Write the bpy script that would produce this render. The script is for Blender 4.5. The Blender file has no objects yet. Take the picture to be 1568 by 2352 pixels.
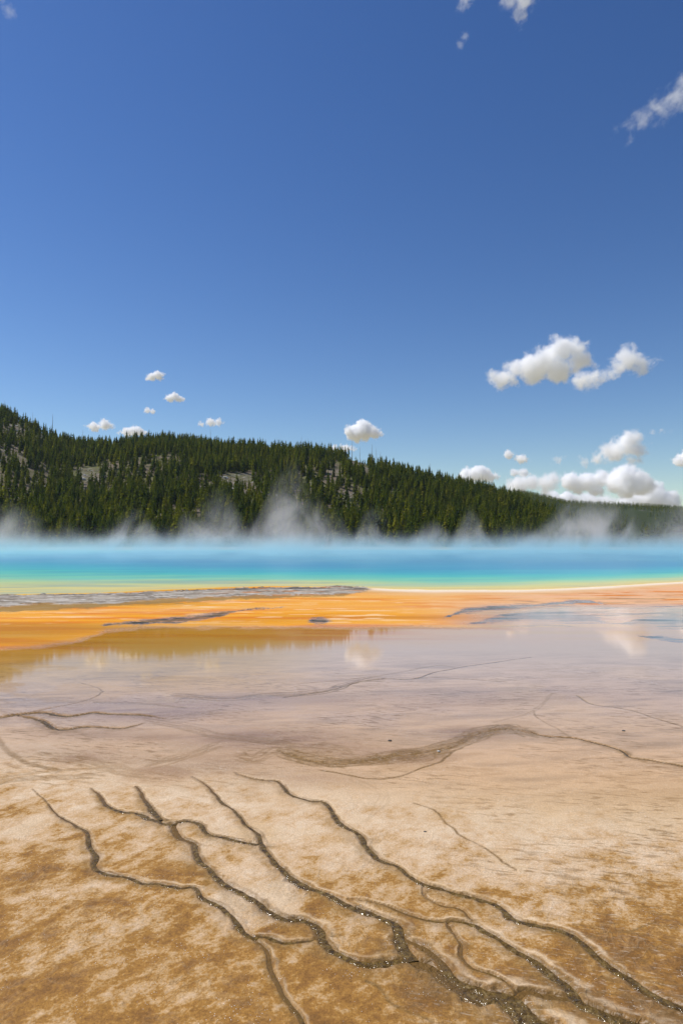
import bpy, bmesh, math, random
import numpy as np

random.seed(7)
rng = np.random.default_rng(11)
sc = bpy.context.scene
col = sc.collection
R = math.radians

# ------------------------------------------------------------------ camera, sky, sun, exposure
CAM_H = 2.2
PITCH = math.atan(70 / 1568)
cam = bpy.data.cameras.new("camera")
cam.sensor_fit = 'VERTICAL'; cam.sensor_height = 36.0; cam.lens = 24.0
cam.clip_start = 0.05; cam.clip_end = 120000
camo = bpy.data.objects.new("camera", cam); col.objects.link(camo)
camo.location = (0, 0, CAM_H); camo.rotation_euler = (R(90) + PITCH, 0, 0)
sc.camera = camo

SUN_EL, SUN_AZ = R(58), R(-74)          # ahead and to the left (azimuth from +Y towards +X)
world = bpy.data.worlds.new("World"); sc.world = world; world.use_nodes = True
wt = world.node_tree
bg = wt.nodes['Background']; bg.inputs['Strength'].default_value = 0.068
sky = wt.nodes.new('ShaderNodeTexSky'); sky.sky_type = 'NISHITA'; sky.sun_disc = False
sky.sun_elevation = SUN_EL; sky.sun_rotation = SUN_AZ
sky.altitude = 2200; sky.air_density = 1.4; sky.dust_density = 0.7; sky.ozone_density = 1.0
hs = wt.nodes.new('ShaderNodeHueSaturation'); hs.inputs['Saturation'].default_value = 1.17; hs.inputs['Hue'].default_value = .509
gm = wt.nodes.new('ShaderNodeGamma'); gm.inputs['Gamma'].default_value = 1.25
wt.links.new(sky.outputs[0], gm.inputs['Color']); wt.links.new(gm.outputs[0], hs.inputs['Color']); wt.links.new(hs.outputs[0], bg.inputs['Color'])

sun = bpy.data.lights.new("sun", 'SUN'); sun.energy = 4.6; sun.angle = R(0.5); sun.color = (1.0, 0.96, 0.91)
suno = bpy.data.objects.new("sun", sun); col.objects.link(suno)
suno.location = (-60, 30, 90); suno.rotation_euler = (R(90) - SUN_EL, 0, math.pi - SUN_AZ)

sc.view_settings.view_transform = 'Standard'; sc.view_settings.look = 'None'
sc.view_settings.exposure = 0.0; sc.view_settings.gamma = 1.0
sc.view_settings.use_curve_mapping = False
cy = sc.cycles
cy.use_denoising = True
cy.max_bounces = 32; cy.diffuse_bounces = 3; cy.glossy_bounces = 3; cy.transmission_bounces = 3
cy.volume_bounces = 32; cy.transparent_max_bounces = 8
cy.sample_clamp_indirect = 6.0
cy.volume_step_rate = 1.0; cy.volume_max_steps = 192

# ------------------------------------------------------------------ helpers
CT, ST = math.cos(PITCH), math.sin(PITCH)

def project(X, Y, Z):
    zc = Y * CT + (Z - CAM_H) * ST
    yc = -Y * ST + (Z - CAM_H) * CT
    zc = np.where(np.abs(zc) < 1e-3, 1e-3, zc)
    return 784 + 1568 * X / zc, 1176 - 1568 * yc / zc

def ray(px, py):
    a, b = (px - 784) / 1568.0, (1176 - py) / 1568.0
    return np.array([a, CT - b * ST, ST + b * CT])

def ground_at(px, py, z=0.0):
    d = ray(px, py); t = (z - CAM_H) / d[2]
    return d[0] * t, d[1] * t

def _h(ix, iy, seed):
    h = (ix.astype(np.int64) * 374761393 + iy.astype(np.int64) * 668265263 + seed * 974634777) & 0xFFFFFFFF
    h = ((h ^ (h >> 13)) * 1274126177) & 0xFFFFFFFF
    h = ((h ^ (h >> 16)) * 2246822519) & 0xFFFFFFFF
    return ((h ^ (h >> 15)) & 0xFFFFFF) / float(0xFFFFFF)

def vnoise(x, y, seed=0):
    ix, iy = np.floor(x), np.floor(y)
    fx, fy = x - ix, y - iy
    fx = fx * fx * (3 - 2 * fx); fy = fy * fy * (3 - 2 * fy)
    a, b = _h(ix, iy, seed), _h(ix + 1, iy, seed)
    c, d = _h(ix, iy + 1, seed), _h(ix + 1, iy + 1, seed)
    return (a * (1 - fx) + b * fx) * (1 - fy) + (c * (1 - fx) + d * fx) * fy

def fbm(x, y, o=4, seed=0):
    s, a, t = 0, 1.0, 0
    for k in range(o):
        s = s + a * vnoise(x * 2 ** k + 17.3 * k, y * 2 ** k - 9.1 * k, seed + k); t += a; a *= .5
    return s / t                                             # 0..1, mean .5

def sstep(a, b, x):
    t = np.clip((x - a) / (b - a), 0, 1); return t * t * (3 - 2 * t)

def mesh_np(name, V, F, smooth=False):
    """V (n,3), F (m,k) with one k"""
    V = np.ascontiguousarray(V, dtype=np.float32); F = np.ascontiguousarray(F, dtype=np.int32)
    me = bpy.data.meshes.new(name); m, k = F.shape
    me.vertices.add(len(V)); me.vertices.foreach_set("co", V.ravel())
    me.loops.add(m * k); me.loops.foreach_set("vertex_index", F.ravel())
    me.polygons.add(m); me.polygons.foreach_set("loop_start", np.arange(0, m * k, k, dtype=np.int32))
    me.polygons.foreach_set("loop_total", np.full(m, k, dtype=np.int32))
    me.polygons.foreach_set("use_smooth", np.full(m, smooth, dtype=bool))
    me.update(calc_edges=True)
    return me

def grid_faces(nr, nc):
    i = np.arange(nr - 1)[:, None] * nc + np.arange(nc - 1)[None, :]
    i = i.ravel()
    return np.stack([i, i + 1, i + nc + 1, i + nc], 1)

def fattr(me, name, arr):
    a = me.attributes.new(name, 'FLOAT', 'POINT'); a.data.foreach_set("value", np.ascontiguousarray(arr, dtype=np.float32))

def cattr(me, name, rgb):
    a = me.attributes.new(name, 'FLOAT_COLOR', 'POINT')
    if rgb.shape[1] == 3: rgb = np.hstack([rgb, np.ones((len(rgb), 1))])
    a.data.foreach_set("color", np.ascontiguousarray(rgb, dtype=np.float32).ravel())

def link(name, me, mat=None, parent=None, label=None, cat=None, group=None, kind=None, loc=None):
    o = bpy.data.objects.new(name, me); col.objects.link(o)
    if mat is not None and me is not None:
        me.materials.clear(); me.materials.append(mat)
    if parent: o.parent = parent
    if label: o["label"] = label
    if cat: o["category"] = cat
    if group: o["group"] = group
    if kind: o["kind"] = kind
    if loc is not None: o.location = loc
    return o

class NT:
    """small node-graph writer"""
    def __init__(s, name):
        s.m = bpy.data.materials.new(name); s.m.use_nodes = True
        s.t = s.m.node_tree; s.t.nodes.clear()
        s.out = s.t.nodes.new('ShaderNodeOutputMaterial')
    def n(s, typ, **kw):
        nd = s.t.nodes.new(typ)
        for k, v in kw.items():
            if k.startswith('_'): setattr(nd, k[1:], v)
        return nd
    def put(s, sock, v):
        if hasattr(v, 'is_linked') or isinstance(v, bpy.types.NodeSocket): s.t.links.new(v, sock)
        else: sock.default_value = v
    def math(s, op, a, b=0.0, clamp=False):
        nd = s.n('ShaderNodeMath', _operation=op, _use_clamp=clamp); s.put(nd.inputs[0], a); s.put(nd.inputs[1], b); return nd.outputs[0]
    def vmath(s, op, a, b=(0, 0, 0)):
        nd = s.n('ShaderNodeVectorMath', _operation=op); s.put(nd.inputs[0], a); s.put(nd.inputs[1], b)
        return nd.outputs['Value'] if op in ('LENGTH', 'DISTANCE', 'DOT_PRODUCT') else nd.outputs[0]
    def mapr(s, v, a, b, c=0.0, d=1.0, smooth=True):
        nd = s.n('ShaderNodeMapRange', _interpolation_type='SMOOTHSTEP' if smooth else 'LINEAR'); nd.clamp = True if not smooth else nd.clamp
        for i, x in enumerate((v, a, b, c, d)): s.put(nd.inputs[i], x)
        return nd.outputs[0]
    def mix(s, f, a, b, blend='MIX'):
        nd = s.n('ShaderNodeMix', _data_type='RGBA', _blend_type=blend)
        s.put(nd.inputs[0], f)
        s.put(nd.inputs[6], (*a, 1) if isinstance(a, tuple) and len(a) == 3 else a)
        s.put(nd.inputs[7], (*b, 1) if isinstance(b, tuple) and len(b) == 3 else b)
        return nd.outputs[2]
    def noise(s, vec, scale, detail=3.0, rough=.5, dist=0.0):
        nd = s.n('ShaderNodeTexNoise'); s.put(nd.inputs['Vector'], vec); s.put(nd.inputs['Scale'], scale)
        nd.inputs['Detail'].default_value = detail; nd.inputs['Roughness'].default_value = rough; nd.inputs['Distortion'].default_value = dist
        return nd.outputs[0]
    def voronoi(s, vec, scale):
        nd = s.n('ShaderNodeTexVoronoi'); s.put(nd.inputs['Vector'], vec); s.put(nd.inputs['Scale'], scale); return nd
    def mapping(s, vec, rot=(0, 0, 0), scale=(1, 1, 1)):
        # rotate first, then scale (frequency along each rotated axis)
        nd = s.n('ShaderNodeMapping', _vector_type='TEXTURE'); s.put(nd.inputs['Vector'], vec)
        nd.inputs['Rotation'].default_value = rot; nd.inputs['Scale'].default_value = tuple(1.0 / q for q in scale); return nd.outputs[0]
    def attr(s, name):
        return s.n('ShaderNodeAttribute', _attribute_name=name)
    def pos(s): return s.n('ShaderNodeNewGeometry').outputs['Position']
    def obj(s): return s.n('ShaderNodeTexCoord').outputs['Object']
    def xyz(s, v):
        nd = s.n('ShaderNodeSeparateXYZ'); s.put(nd.inputs[0], v); return nd.outputs
    def ramp(s, f, stops):
        nd = s.n('ShaderNodeValToRGB'); e = nd.color_ramp.elements
        while len(e) < len(stops): e.new(.5)
        for el, (p, c) in zip(e, stops): el.position = p; el.color = (*c, 1)
        s.put(nd.inputs[0], f); return nd.outputs[0]
    def bump(s, h, strength, dist):
        nd = s.n('ShaderNodeBump'); s.put(nd.inputs['Height'], h); s.put(nd.inputs['Strength'], strength); nd.inputs['Distance'].default_value = dist
        return nd.outputs[0]
    def principled(s, color, rough=.8, spec=.5, ior=1.45, normal=None):
        nd = s.n('ShaderNodeBsdfPrincipled')
        s.put(nd.inputs['Base Color'], (*color, 1) if isinstance(color, tuple) and len(color) == 3 else color)
        s.put(nd.inputs['Roughness'], rough); s.put(nd.inputs['Specular IOR Level'], spec); s.put(nd.inputs['IOR'], ior)
        if normal is not None: s.put(nd.inputs['Normal'], normal)
        s.t.links.new(nd.outputs[0], s.out.inputs[0]); return nd
    def volume(s, density, color=(1, 1, 1), aniso=0.0):
        nd = s.n('ShaderNodeVolumePrincipled')
        s.put(nd.inputs['Color'], (*color, 1) if isinstance(color, tuple) else color); s.put(nd.inputs['Density'], density)
        nd.inputs['Anisotropy'].default_value = aniso
        s.t.links.new(nd.outputs[0], s.out.inputs['Volume']); return nd

def plin(px, table):
    t = np.array(table, dtype=float); return np.interp(px, t[:, 0], t[:, 1])

# ------------------------------------------------------------------ pool outline (depth of the near and far shore along each bearing)
SHORE = [(-1200, 1352), (-700, 1366), (-300, 1368), (0, 1365), (100, 1363), (230, 1361), (350, 1355), (500, 1349), (620, 1345.5), (784, 1347), (900, 1351.5),
         (1000, 1353.5), (1184, 1353.5), (1300, 1350), (1400, 1345), (1568, 1335), (1900, 1318), (2400, 1300)]
_pxs = np.array([p[0] for p in SHORE], float)
_ud = np.array([(ground_at(*p)[0] / ground_at(*p)[1], ground_at(*p)[1]) for p in SHORE])
FAR_Y = 215.0

def pool_near(u):
    return np.interp(u, _ud[:, 0], _ud[:, 1])

def pool_far(u):
    return FAR_Y - 40 * np.clip(np.abs(u - .1) - .2, 0, 2) ** 1.0

# ------------------------------------------------------------------ runoff channels traced on the ground
def z3(*p): return [(x / 2, 1291.8 + y / 2) for x, y in p]
def z4(*p): return [(784 + x / 2, 1291.8 + y / 2) for x, y in p]
def z5(*p): return [(x / 2, 1693.7 + y / 2) for x, y in p]
def z6(*p): return [(784 + x / 2, 1693.7 + y / 2) for x, y in p]

def smooth_line(pts, w0, w1, n=8, jit=0.0, wtab=None):
    """pixel polyline -> dense ground polyline (x, y, half width in metres)"""
    P = np.array([ground_at(*p) for p in pts])
    if len(P) < 3: P = np.vstack([P[0], (P[0] + P[1]) / 2, P[1]])
    ext = np.vstack([2 * P[0] - P[1], P, 2 * P[-1] - P[-2]])
    out = []
    for i in range(1, len(ext) - 2):
        p0, p1, p2, p3 = ext[i - 1:i + 3]
        for t in np.linspace(0, 1, n, endpoint=False):
            out.append(.5 * ((2 * p1) + (-p0 + p2) * t + (2 * p0 - 5 * p1 + 4 * p2 - p3) * t * t + (-p0 + 3 * p1 - 3 * p2 + p3) * t ** 3))
    out.append(P[-1]); out = np.array(out)
    s = np.linspace(0, 1, len(out))
    w = w0 + (w1 - w0) * s if wtab is None else np.interp(s, [a for a, b in wtab], [b for a, b in wtab])
    d = np.concatenate([[0], np.cumsum(np.hypot(*np.diff(out, axis=0).T))])
    sd = random.randint(0, 9999)
    w = w * (.72 + .56 * fbm(d * 9, d * 0 + sd, 3, sd))
    if jit:
        out[:, 0] += jit * (fbm(d * 7, d * 0 + 3.3, 3, sd + 1) - .5) * 2
        out[:, 1] += jit * (fbm(d * 7, d * 0 + 8.3, 3, sd + 2) - .5) * 2
    return np.column_stack([out, w])

CH = {}
def ch(name, pts, w0, w1, jit=.018, wtab=None): CH[name] = smooth_line(pts, w0, w1, 8, jit, wtab)

ch('a', z5((150, 235), (210, 290), (260, 350), (330, 395), (400, 430), (410, 490), (440, 540), (435, 590), (490, 625), (590, 645), (660, 675), (740, 680), (830, 695), (890, 690),
       (930, 735), (1000, 770), (1070, 830), (1110, 890), (1160, 920), (1230, 920), (1310, 945), (1400, 940), (1470, 925)), .02, .02,
   wtab=[(0, .003), (.12, .012), (.3, .021), (.5, .018), (.8, .020), (1, .014)])
ch('a2', z5((1160, 920), (1220, 980), (1245, 1060), (1265, 1120), (1300, 1180), (1350, 1250), (1390, 1315), (1430, 1380), (1500, 1480), (1540, 1600)), .015, .011)
ch('b', z5((420, 235), (450, 255), (490, 310), (560, 340), (640, 350), (700, 375), (770, 400), (850, 385), (920, 400), (960, 440), (1050, 465), (1130, 480), (1190, 490)), .02, .02,
   wtab=[(0, .005), (.12, .022), (.4, .026), (.6, .025), (.8, .022), (1, .024)])
ch('b0', z5((630, 225), (650, 250), (670, 290), (710, 340), (740, 380)), .012, .034)
ch('b2', z5((790, 395), (820, 450), (890, 490), (920, 560), (970, 610), (1020, 660), (1100, 710), (1180, 750), (1250, 805), (1310, 835), (1400, 845), (1470, 880), (1490, 930), (1530, 980), (1568, 1002))
   + z6((60, 1030), (140, 1042), (230, 1030), (310, 1030)), .026, .03)
ch('d', z5((880, 180), (900, 190), (960, 230), (1010, 290), (1080, 340), (1130, 400), (1180, 440), (1195, 490), (1220, 530), (1280, 590), (1350, 650), (1420, 690), (1500, 720))
   + z6((0, 755), (60, 782), (150, 812), (220, 840), (255, 870), (265, 930), (300, 990), (330, 1025)), .02, .03,
   wtab=[(0, .005), (.15, .016), (.42, .021), (.55, .031), (.75, .032), (.88, .035), (1, .045)])
ch('d2', z6((258, 880), (305, 930), (390, 968), (450, 1020), (490, 1080), (540, 1120), (620, 1150), (690, 1180)), .024, .036)
ch('big', z6((250, 1030), (300, 1030), (380, 1042), (440, 1075), (500, 1130), (570, 1180), (640, 1195), (720, 1190), (780, 1222), (830, 1270), (880, 1316), (950, 1380), (1060, 1460), (1220, 1560), (1450, 1660)), .03, .07,
   wtab=[(0, .02), (.11, .045), (.27, .05), (.45, .062), (.62, .075), (1, .085)])
ch('c1', z5((1080, 160), (1110, 175), (1200, 195), (1280, 205), (1330, 260), (1420, 290), (1490, 300), (1530, 350))
   + z6((0, 400), (90, 450), (110, 500), (170, 560), (250, 590), (300, 630), (370, 672), (430, 690), (520, 715), (620, 740), (720, 775), (790, 835), (900, 865), (1000, 890), (1090, 935),
        (1150, 985), (1220, 1045), (1330, 1110), (1420, 1170), (1568, 1240), (1680, 1300), (1860, 1400), (2100, 1500), (2420, 1640)), .02, .03,
   wtab=[(0, .005), (.08, .020), (.25, .024), (.42, .024), (.6, .025), (.8, .032), (1, .036)])
ch('c4', z6((40, 745), (120, 747), (190, 765), (270, 800), (350, 830), (440, 845), (510, 842), (600, 860), (660, 895), (730, 935), (800, 980), (870, 1015), (930, 1060), (980, 1110), (1050, 1160),
       (1100, 1220), (1200, 1270), (1310, 1312), (1420, 1350), (1600, 1440), (1850, 1520), (2150, 1650)), .014, .04, wtab=[(0, .010), (.25, .018), (.45, .025), (.65, .040), (1, .05)])
ch('c4b', z6((730, 1195), (790, 1195), (850, 1172), (920, 1182), (1000, 1190), (1060, 1205), (1110, 1230)), .035, .03)
ch('c5', z6((372, 680), (385, 730), (450, 770), (550, 790), (595, 840)), .009, .013)
ch('c6', z6((480, 850), (530, 910), (560, 950), (555, 1010), (600, 1060), (690, 1090), (760, 1130), (800, 1170)), .013, .012)
ch('m1', z3((-120, 722), (0, 712), (100, 697), (210, 690), (290, 705), (370, 700), (430, 690), (500, 696), (640, 700), (760, 716)), .03, .01,
   wtab=[(0, .05), (.2, .042), (.4, .045), (.6, .036), (.85, .028), (1, .008)])
ch('m2', z3((80, 703), (180, 720), (240, 757), (300, 767), (400, 755), (560, 760), (660, 738)), .03, .01, wtab=[(0, .02), (.2, .04), (.5, .04), (.85, .028), (1, .008)])
ch('r1', z4((700, 760), (850, 772), (900, 790), (960, 800), (1050, 805), (1150, 825), (1280, 862)) + z6((1320, 90), (1400, 102), (1568, 130), (1700, 150)), .02, .02,
   wtab=[(0, .003), (.15, .012), (.3, .022), (.6, .022), (1, .024)])
ch('m1b', z3((40, 700), (120, 690), (220, 670), (330, 650), (430, 620), (478, 592)), .014, .005)

# stain-only threads (no standing water): (line, half width m, strength)
TH = []
def th(pts, w, s, n=1, spread=0.0, jit=.03):
    for k in range(n):
        dy = (random.random() - .5) * 2 * spread
        q = [(x + (random.random() - .5) * spread * 3, y + dy * (.35 + .65 * abs(math.sin(i * .9 + k)))) for i, (x, y) in enumerate(pts)]
        TH.append((smooth_line(q, w, w, 6, jit), s * (1 if n == 1 else .55 + .45 * random.random())))
th(z3((478, 592), (430, 570), (360, 550)), .012, .5)
th(z3((440, 640), (560, 642), (700, 650), (850, 665)), .02, .55, 3, 4)
th(z3((800, 612), (1050, 625), (1200, 612), (1400, 605), (1500, 590), (1568, 570)) + z4((90, 546), (200, 535)), .016, .62, 7, 7)
th(z3((1300, 620), (1500, 590), (1568, 571)) + z4((90, 546), (200, 535), (330, 535), (430, 505), (560, 480), (700, 460), (870, 435)), .02, .8)
th(z4((-200, 560), (0, 545), (200, 520), (430, 478), (520, 484)), .014, .4, 3, 3)
th(z4((330, 535), (450, 532), (600, 540), (750, 550)), .02, .5, 2, 3)
th(z4((1080, 610), (1140, 650), (1250, 665), (1350, 685), (1450, 720), (1568, 755), (1700, 790)), .016, .8)
th(z4((880, 680), (900, 715), (1000, 770), (1050, 800)), .012, .45)
th(z4((960, 600), (880, 680), (700, 730)), .012, .25, 3, 4)
F1 = z4((880, 785), (740, 765), (620, 790), (540, 830), (430, 862)) + z6((230, 90), (130, 105), (0, 118), (-120, 110), (-260, 70))
th(F1, .07, .22, 3, 6)
th(F1, .016, .62, 20, 15)
th(F1, .012, .85, 8, 5)
F2 = z4((760, 775), (600, 800), (480, 850)) + z6((470, 60), (400, 90), (250, 105), (100, 112), (-40, 118))
th(F2, .04, .2, 3, 6)
th(F2, .012, .6, 14, 12)
th(z6((520, 60), (470, 100), (400, 130), (250, 185), (130, 190), (40, 175), (0, 168), (-90, 150)), .014, .8)
th(z6((330, 300), (420, 335), (470, 390), (540, 440), (660, 510), (750, 580), (800, 610)), .009, .8)
th(z6((120, 1110), (200, 1160), (240, 1220), (330, 1270), (420, 1310)), .012, .6)
th(z6((1120, 930), (1200, 890), (1330, 890), (1450, 860)), .007, .5)
th(z5((-20, 0), (40, 60), (120, 110), (170, 130), (270, 155)), .03, .75, 2, 3)
th(z5((1120, 90), (1200, 100), (1300, 60), (1568, 80)), .018, .35, 8, 14)
th(z5((1000, 40), (900, 80), (800, 100), (700, 130)), .02, .3, 7, 14)
th(z3((680, 730), (850, 760), (1000, 800), (1200, 820), (1330, 840)), .02, .4, 7, 12)
th(z3((660, 720), (760, 725), (900, 700), (1000, 690)), .02, .3, 5, 8)
th(z5((1390, 50), (1480, 40), (1568, 60)) + z6((100, 100), (180, 110)), .02, .35, 6, 8)
th(z6((40, 190), (180, 240), (200, 290), (130, 380)), .010, .16, 4, 10)
th(z5((430, 170), (300, 180), (100, 190), (-50, 220)), .02, .35, 8, 16)
th(z5((700, 170), (560, 150), (400, 100), (200, 80)), .02, .3, 7, 14)

# ------------------------------------------------------------------ ground sheet
def build_ground():
    near = np.concatenate([-np.geomspace(40, .5, 14), np.linspace(0, 2.0, 10)])
    mid = np.geomspace(2.05, 46, 1080)
    far = np.geomspace(46.6, 14000, 190)
    Yr = np.concatenate([near, mid, far])
    ud = np.linspace(-.66, .66, 880)
    us = np.geomspace(.68, 5, 22)
    u = np.concatenate([-us[::-1], ud, us])
    U, YY = np.meshgrid(u, Yr)
    X = (U * np.sqrt(YY ** 2 + .6)).ravel(); Y = YY.ravel()
    nr, nc = len(Yr), len(u)
    n = len(X)
    front = Y > 1.5
    px = np.full(n, 784.0); py = np.full(n, 4000.0)
    a, b = project(X[front], Y[front], np.zeros(front.sum())); px[front] = a; py[front] = b
    big = fbm(X * .35, Y * .35, 4, 3) - .5
    med = fbm(X * 1.7, Y * 1.7, 4, 21) - .5
    fine = fbm(X * 9, Y * 9, 3, 31) - .5
    uu = X / np.maximum(Y, .5)
    sdist = Y - pool_near(uu)                                # >0: beyond the near shore
    inpool = (sdist > 0) & (Y < pool_far(uu)) & (np.abs(uu) < 1.4)

    # ---- substrate colours (albedo)
    tan = np.array([.57, .385, .195]); tan2 = np.array([.655, .455, .29]); ochre = np.array([.58, .33, .075])
    orange = np.array([.74, .31, .018]); pinktan = np.array([.62, .42, .27])
    def lerp(a, b, t): return a * (1 - t[:, None]) + b * t[:, None]
    C = np.tile(tan, (n, 1))
    pyw = py + big * 26 + med * 8
    rightness = sstep(850, 1250, px + big * 160)
    left_o = sstep(980, 420, px + big * 120)
    t_mid = sstep(1960, 1690, pyw)                            # paler, pinker sinter in the middle ground
    C = lerp(C, tan2, t_mid * .8)
    t_och = sstep(1660, 1500, pyw) * (1 - .6 * rightness) * (1 - .8 * sstep(560, 880, px + big * 120))
    C = lerp(C, ochre, t_och)
    C = lerp(C, pinktan, sstep(1660, 1500, pyw) * np.maximum(rightness, sstep(560, 880, px + big * 120)) * .85)
    t_or = sstep(1500, 1432, py + big * 10 + med * 10 - plin(px, [(0, 40), (200, 22), (320, 0)]))
    C = lerp(C, lerp(np.tile(orange, (n, 1)), pinktan * np.array([1.12, .98, .92]), rightness * .85), t_or)
    # streaky redder and yellower mats inside the orange apron
    st = fbm(X * .25 + 5, Y * 1.6, 4, 77) - .5
    orz = t_or * (py > 1340)
    C = lerp(C, np.array([.62, .17, .015]), np.clip(st * 5, 0, 1) * orz * .8 * (1 - rightness))
    C = lerp(C, np.array([.72, .42, .12]), np.clip(-st * 4, 0, 1) * orz * .4)
    st2 = fbm(X * .12 + 2, Y * .45, 4, 79) - .5
    C = lerp(C, np.array([.40, .20, .03]), np.clip(st2 * 4.5, 0, 1) * orz * .6 * (1 - rightness))
    C = lerp(C, np.array([.74, .50, .26]), np.clip(-st2 * 4.5, 0, 1) * orz * .18)
    # peach strip and orange crusts on the right
    crust = sstep(.60, .68, fbm(X * .55 + 3, Y * 2.4, 5, 55)) * sstep(1430, 1412, py) * sstep(1000, 1150, px) * (py > 1350)
    C = lerp(C, np.array([.62, .19, .02]), crust * .9)
    crustl = sstep(.60, .70, fbm(X * .9 + 9, Y * 4.0, 5, 57)) * sstep(1440, 1425, py) * sstep(1366, 1376, py) * (1 - rightness)
    C = lerp(C, np.array([.80, .56, .30]), crustl * .7)

    fl0 = plin(px, [(-300, 1510), (0, 1488), (100, 1480), (200, 1462), (245, 1446), (320, 1439), (1568, 1437)]) + med * 9 + fine * 5
    film = sstep(-8, 12, py + big * 8 - fl0) * sstep(1820, 1560, py) * .95
    film = np.maximum(film, sstep(1380, 1400, py + big * 6) * sstep(950, 1200, px + big * 200) * sstep(1700, 1500, py) * .85)
    rel = np.zeros(n); streak = np.zeros(n); wet = np.zeros(n)

    def band(yc, hw, x0, x1, warp=3.0, soft=.55):
        yl, h = plin(px, yc), plin(px, hw)
        d = np.abs(py + med * warp * 2.6 + fine * warp * 2.2 - yl) / np.maximum(h, .1)
        return (1 - sstep(.15, 1.25, d)) * sstep(x0 - 12, x0 + 12, px) * (1 - sstep(x1 - 12, x1 + 12, px))
    dark = np.zeros(n)
    for yc, hw, x0, x1 in (
        ([(230, 1437), (300, 1431), (380, 1425), (440, 1421), (500, 1411), (545, 1403), (560, 1401), (660, 1394)],
         [(230, 1.5), (300, 5), (400, 7), (470, 9), (505, 7), (545, 2), (660, .8)], 235, 650),
        ([(700, 1425), (760, 1425)], [(705, 1.5), (722, 9), (740, 9), (758, 3)], 708, 756),
        ([(1018, 1420), (1060, 1404), (1130, 1396), (1230, 1391), (1290, 1385), (1340, 1382), (1390, 1386)],
         [(1018, 2), (1080, 8), (1150, 7), (1250, 3), (1300, 6), (1385, 2)], 1022, 1388),
        ([(1075, 1433), (1140, 1421), (1210, 1413), (1280, 1413), (1360, 1421), (1390, 1428)],
         [(1075, 1.5), (1140, 8), (1210, 14), (1300, 16), (1385, 5)], 1080, 1385),
        ([(1420, 1434), (1480, 1427), (1568, 1426), (1800, 1426)], [(1420, 2), (1480, 12), (1568, 18), (1800, 18)], 1425, 1900),
        ([(1455, 1458), (1568, 1472), (1800, 1480)], [(1455, 1), (1568, 6), (1800, 8)], 1465, 1900)):
        dark = np.maximum(dark, band(yc, hw, x0, x1))
    dstreak = fbm(X * .6, Y * 5.0, 5, 91)
    C = lerp(C, np.array([.20, .17, .17]), dark * (.45 + .55 * sstep(.35, .6, dstreak)) * .9)
    C = lerp(C, np.array([.04, .035, .035]), dark * sstep(.53, .62, dstreak))
    C = lerp(C, np.array([.10, .07, .05]), sstep(.60, .68, fbm(X * .9 + 7, Y * 6.5, 5, 97)) * sstep(1350, 1375, py) * sstep(1450, 1430, py) * sstep(1080, 1250, px) * .6)
    film = np.maximum(film, dark * .8)

    # combed, blotchy crust in the middle ground
    mg = sstep(1470, 1560, py) * sstep(1960, 1820, py)
    cn = fbm(X * .55 + Y * .25, Y * 2.1 - X * .3, 5, 61) - .5; cn2 = fbm(X * 2.2 + Y, Y * 9.0 - X * 1.2, 4, 67) - .5
    C = C * (1 + (mg * np.clip(cn * .7 + cn2 * .55, -.3, .25))[:, None])
    C = lerp(C, np.array([.30, .18, .075]), mg * sstep(.12, .28, cn + cn2 * .6) * .38)
    for wx, wy_, rx, ry, ws in ((330, 1632, 300, 34, .55), (620, 1702, 300, 40, .6), (130, 1735, 240, 30, .5), (450, 1762, 300, 40, .5), (900, 1736, 170, 24, .6), (1090, 1686, 140, 20, .7), (620, 1606, 300, 18, .45),
                                (1150, 1600, 300, 26, .3), (240, 1690, 220, 20, .4), (700, 1790, 200, 30, .35)):
        r_ = np.hypot((px - wx) / rx, (py - wy_) / ry)
        C = lerp(C, np.array([.285, .175, .115]), min(ws * 1.35, .92) * (1 - sstep(.1, 1.2, r_)) * np.clip(.66 + cn * 2.2 + cn2 * 2.4, 0, 1))
    # ---- pool rim
    rim = sstep(-3.2, -.4, sdist + big * 1.2) * (sdist < 1) * (1 - inpool)
    cream = np.array([.78, .66, .50])
    C = lerp(C, np.array([.66, .42, .20]), sstep(-5.5, -2.0, sdist + big * 2) * (sdist < 1) * (px > 700) * .8)
    C = lerp(C, cream, np.clip(rim * 1.2, 0, 1) * sstep(780, 900, px))
    C = lerp(C, np.array([.70, .50, .10]), sstep(-.9, .1, sdist + med * .6) * (sdist < 1.5))
    # broken grey sinter ledge on the left
    Lt = plin(px, [(-400, 1372), (0, 1369), (175, 1368.5), (350, 1361.5), (475, 1357), (575, 1353.5), (784, 1349.5), (856, 1352.5)])
    Lb = plin(px, [(-400, 1398), (0, 1395), (100, 1388), (250, 1389), (380, 1377), (550, 1371.5), (784, 1366.5), (815, 1363.5), (856, 1353.5)])
    wy = py + med * 7 + fine * 5 + big * 4
    led = sstep(-1.0, .8, wy - Lt) * sstep(1.5, -1.5, wy - Lb) * (1 - sstep(835, 860, px))
    lt = np.clip((wy - Lt) / np.maximum(Lb - Lt, 1), 0, 1)
    ln = fbm(X * 1.1, Y * 4.5, 5, 41); ln2 = fbm(X * 2.6, Y * 9, 4, 43)
    lc = lerp(np.tile(np.array([.40, .35, .28]), (n, 1)), np.array([.20, .165, .12]), sstep(.42, .62, ln))
    lc = lerp(lc, np.array([.58, .54, .48]), sstep(.60, .72, ln2) * .8)
    lc = lerp(lc, np.array([.035, .03, .028]), sstep(.575, .64, fbm(X * .5, Y * 6, 4, 47)) * sstep(.5, .2, lt) * .9)
    lc = lerp(lc, np.array([.45, .17, .04]), sstep(.60, .68, fbm(X * .8 + 4, Y * 3, 4, 49)) * sstep(430, 560, px) * .7)
    C = lerp(C, lc, led)
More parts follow.
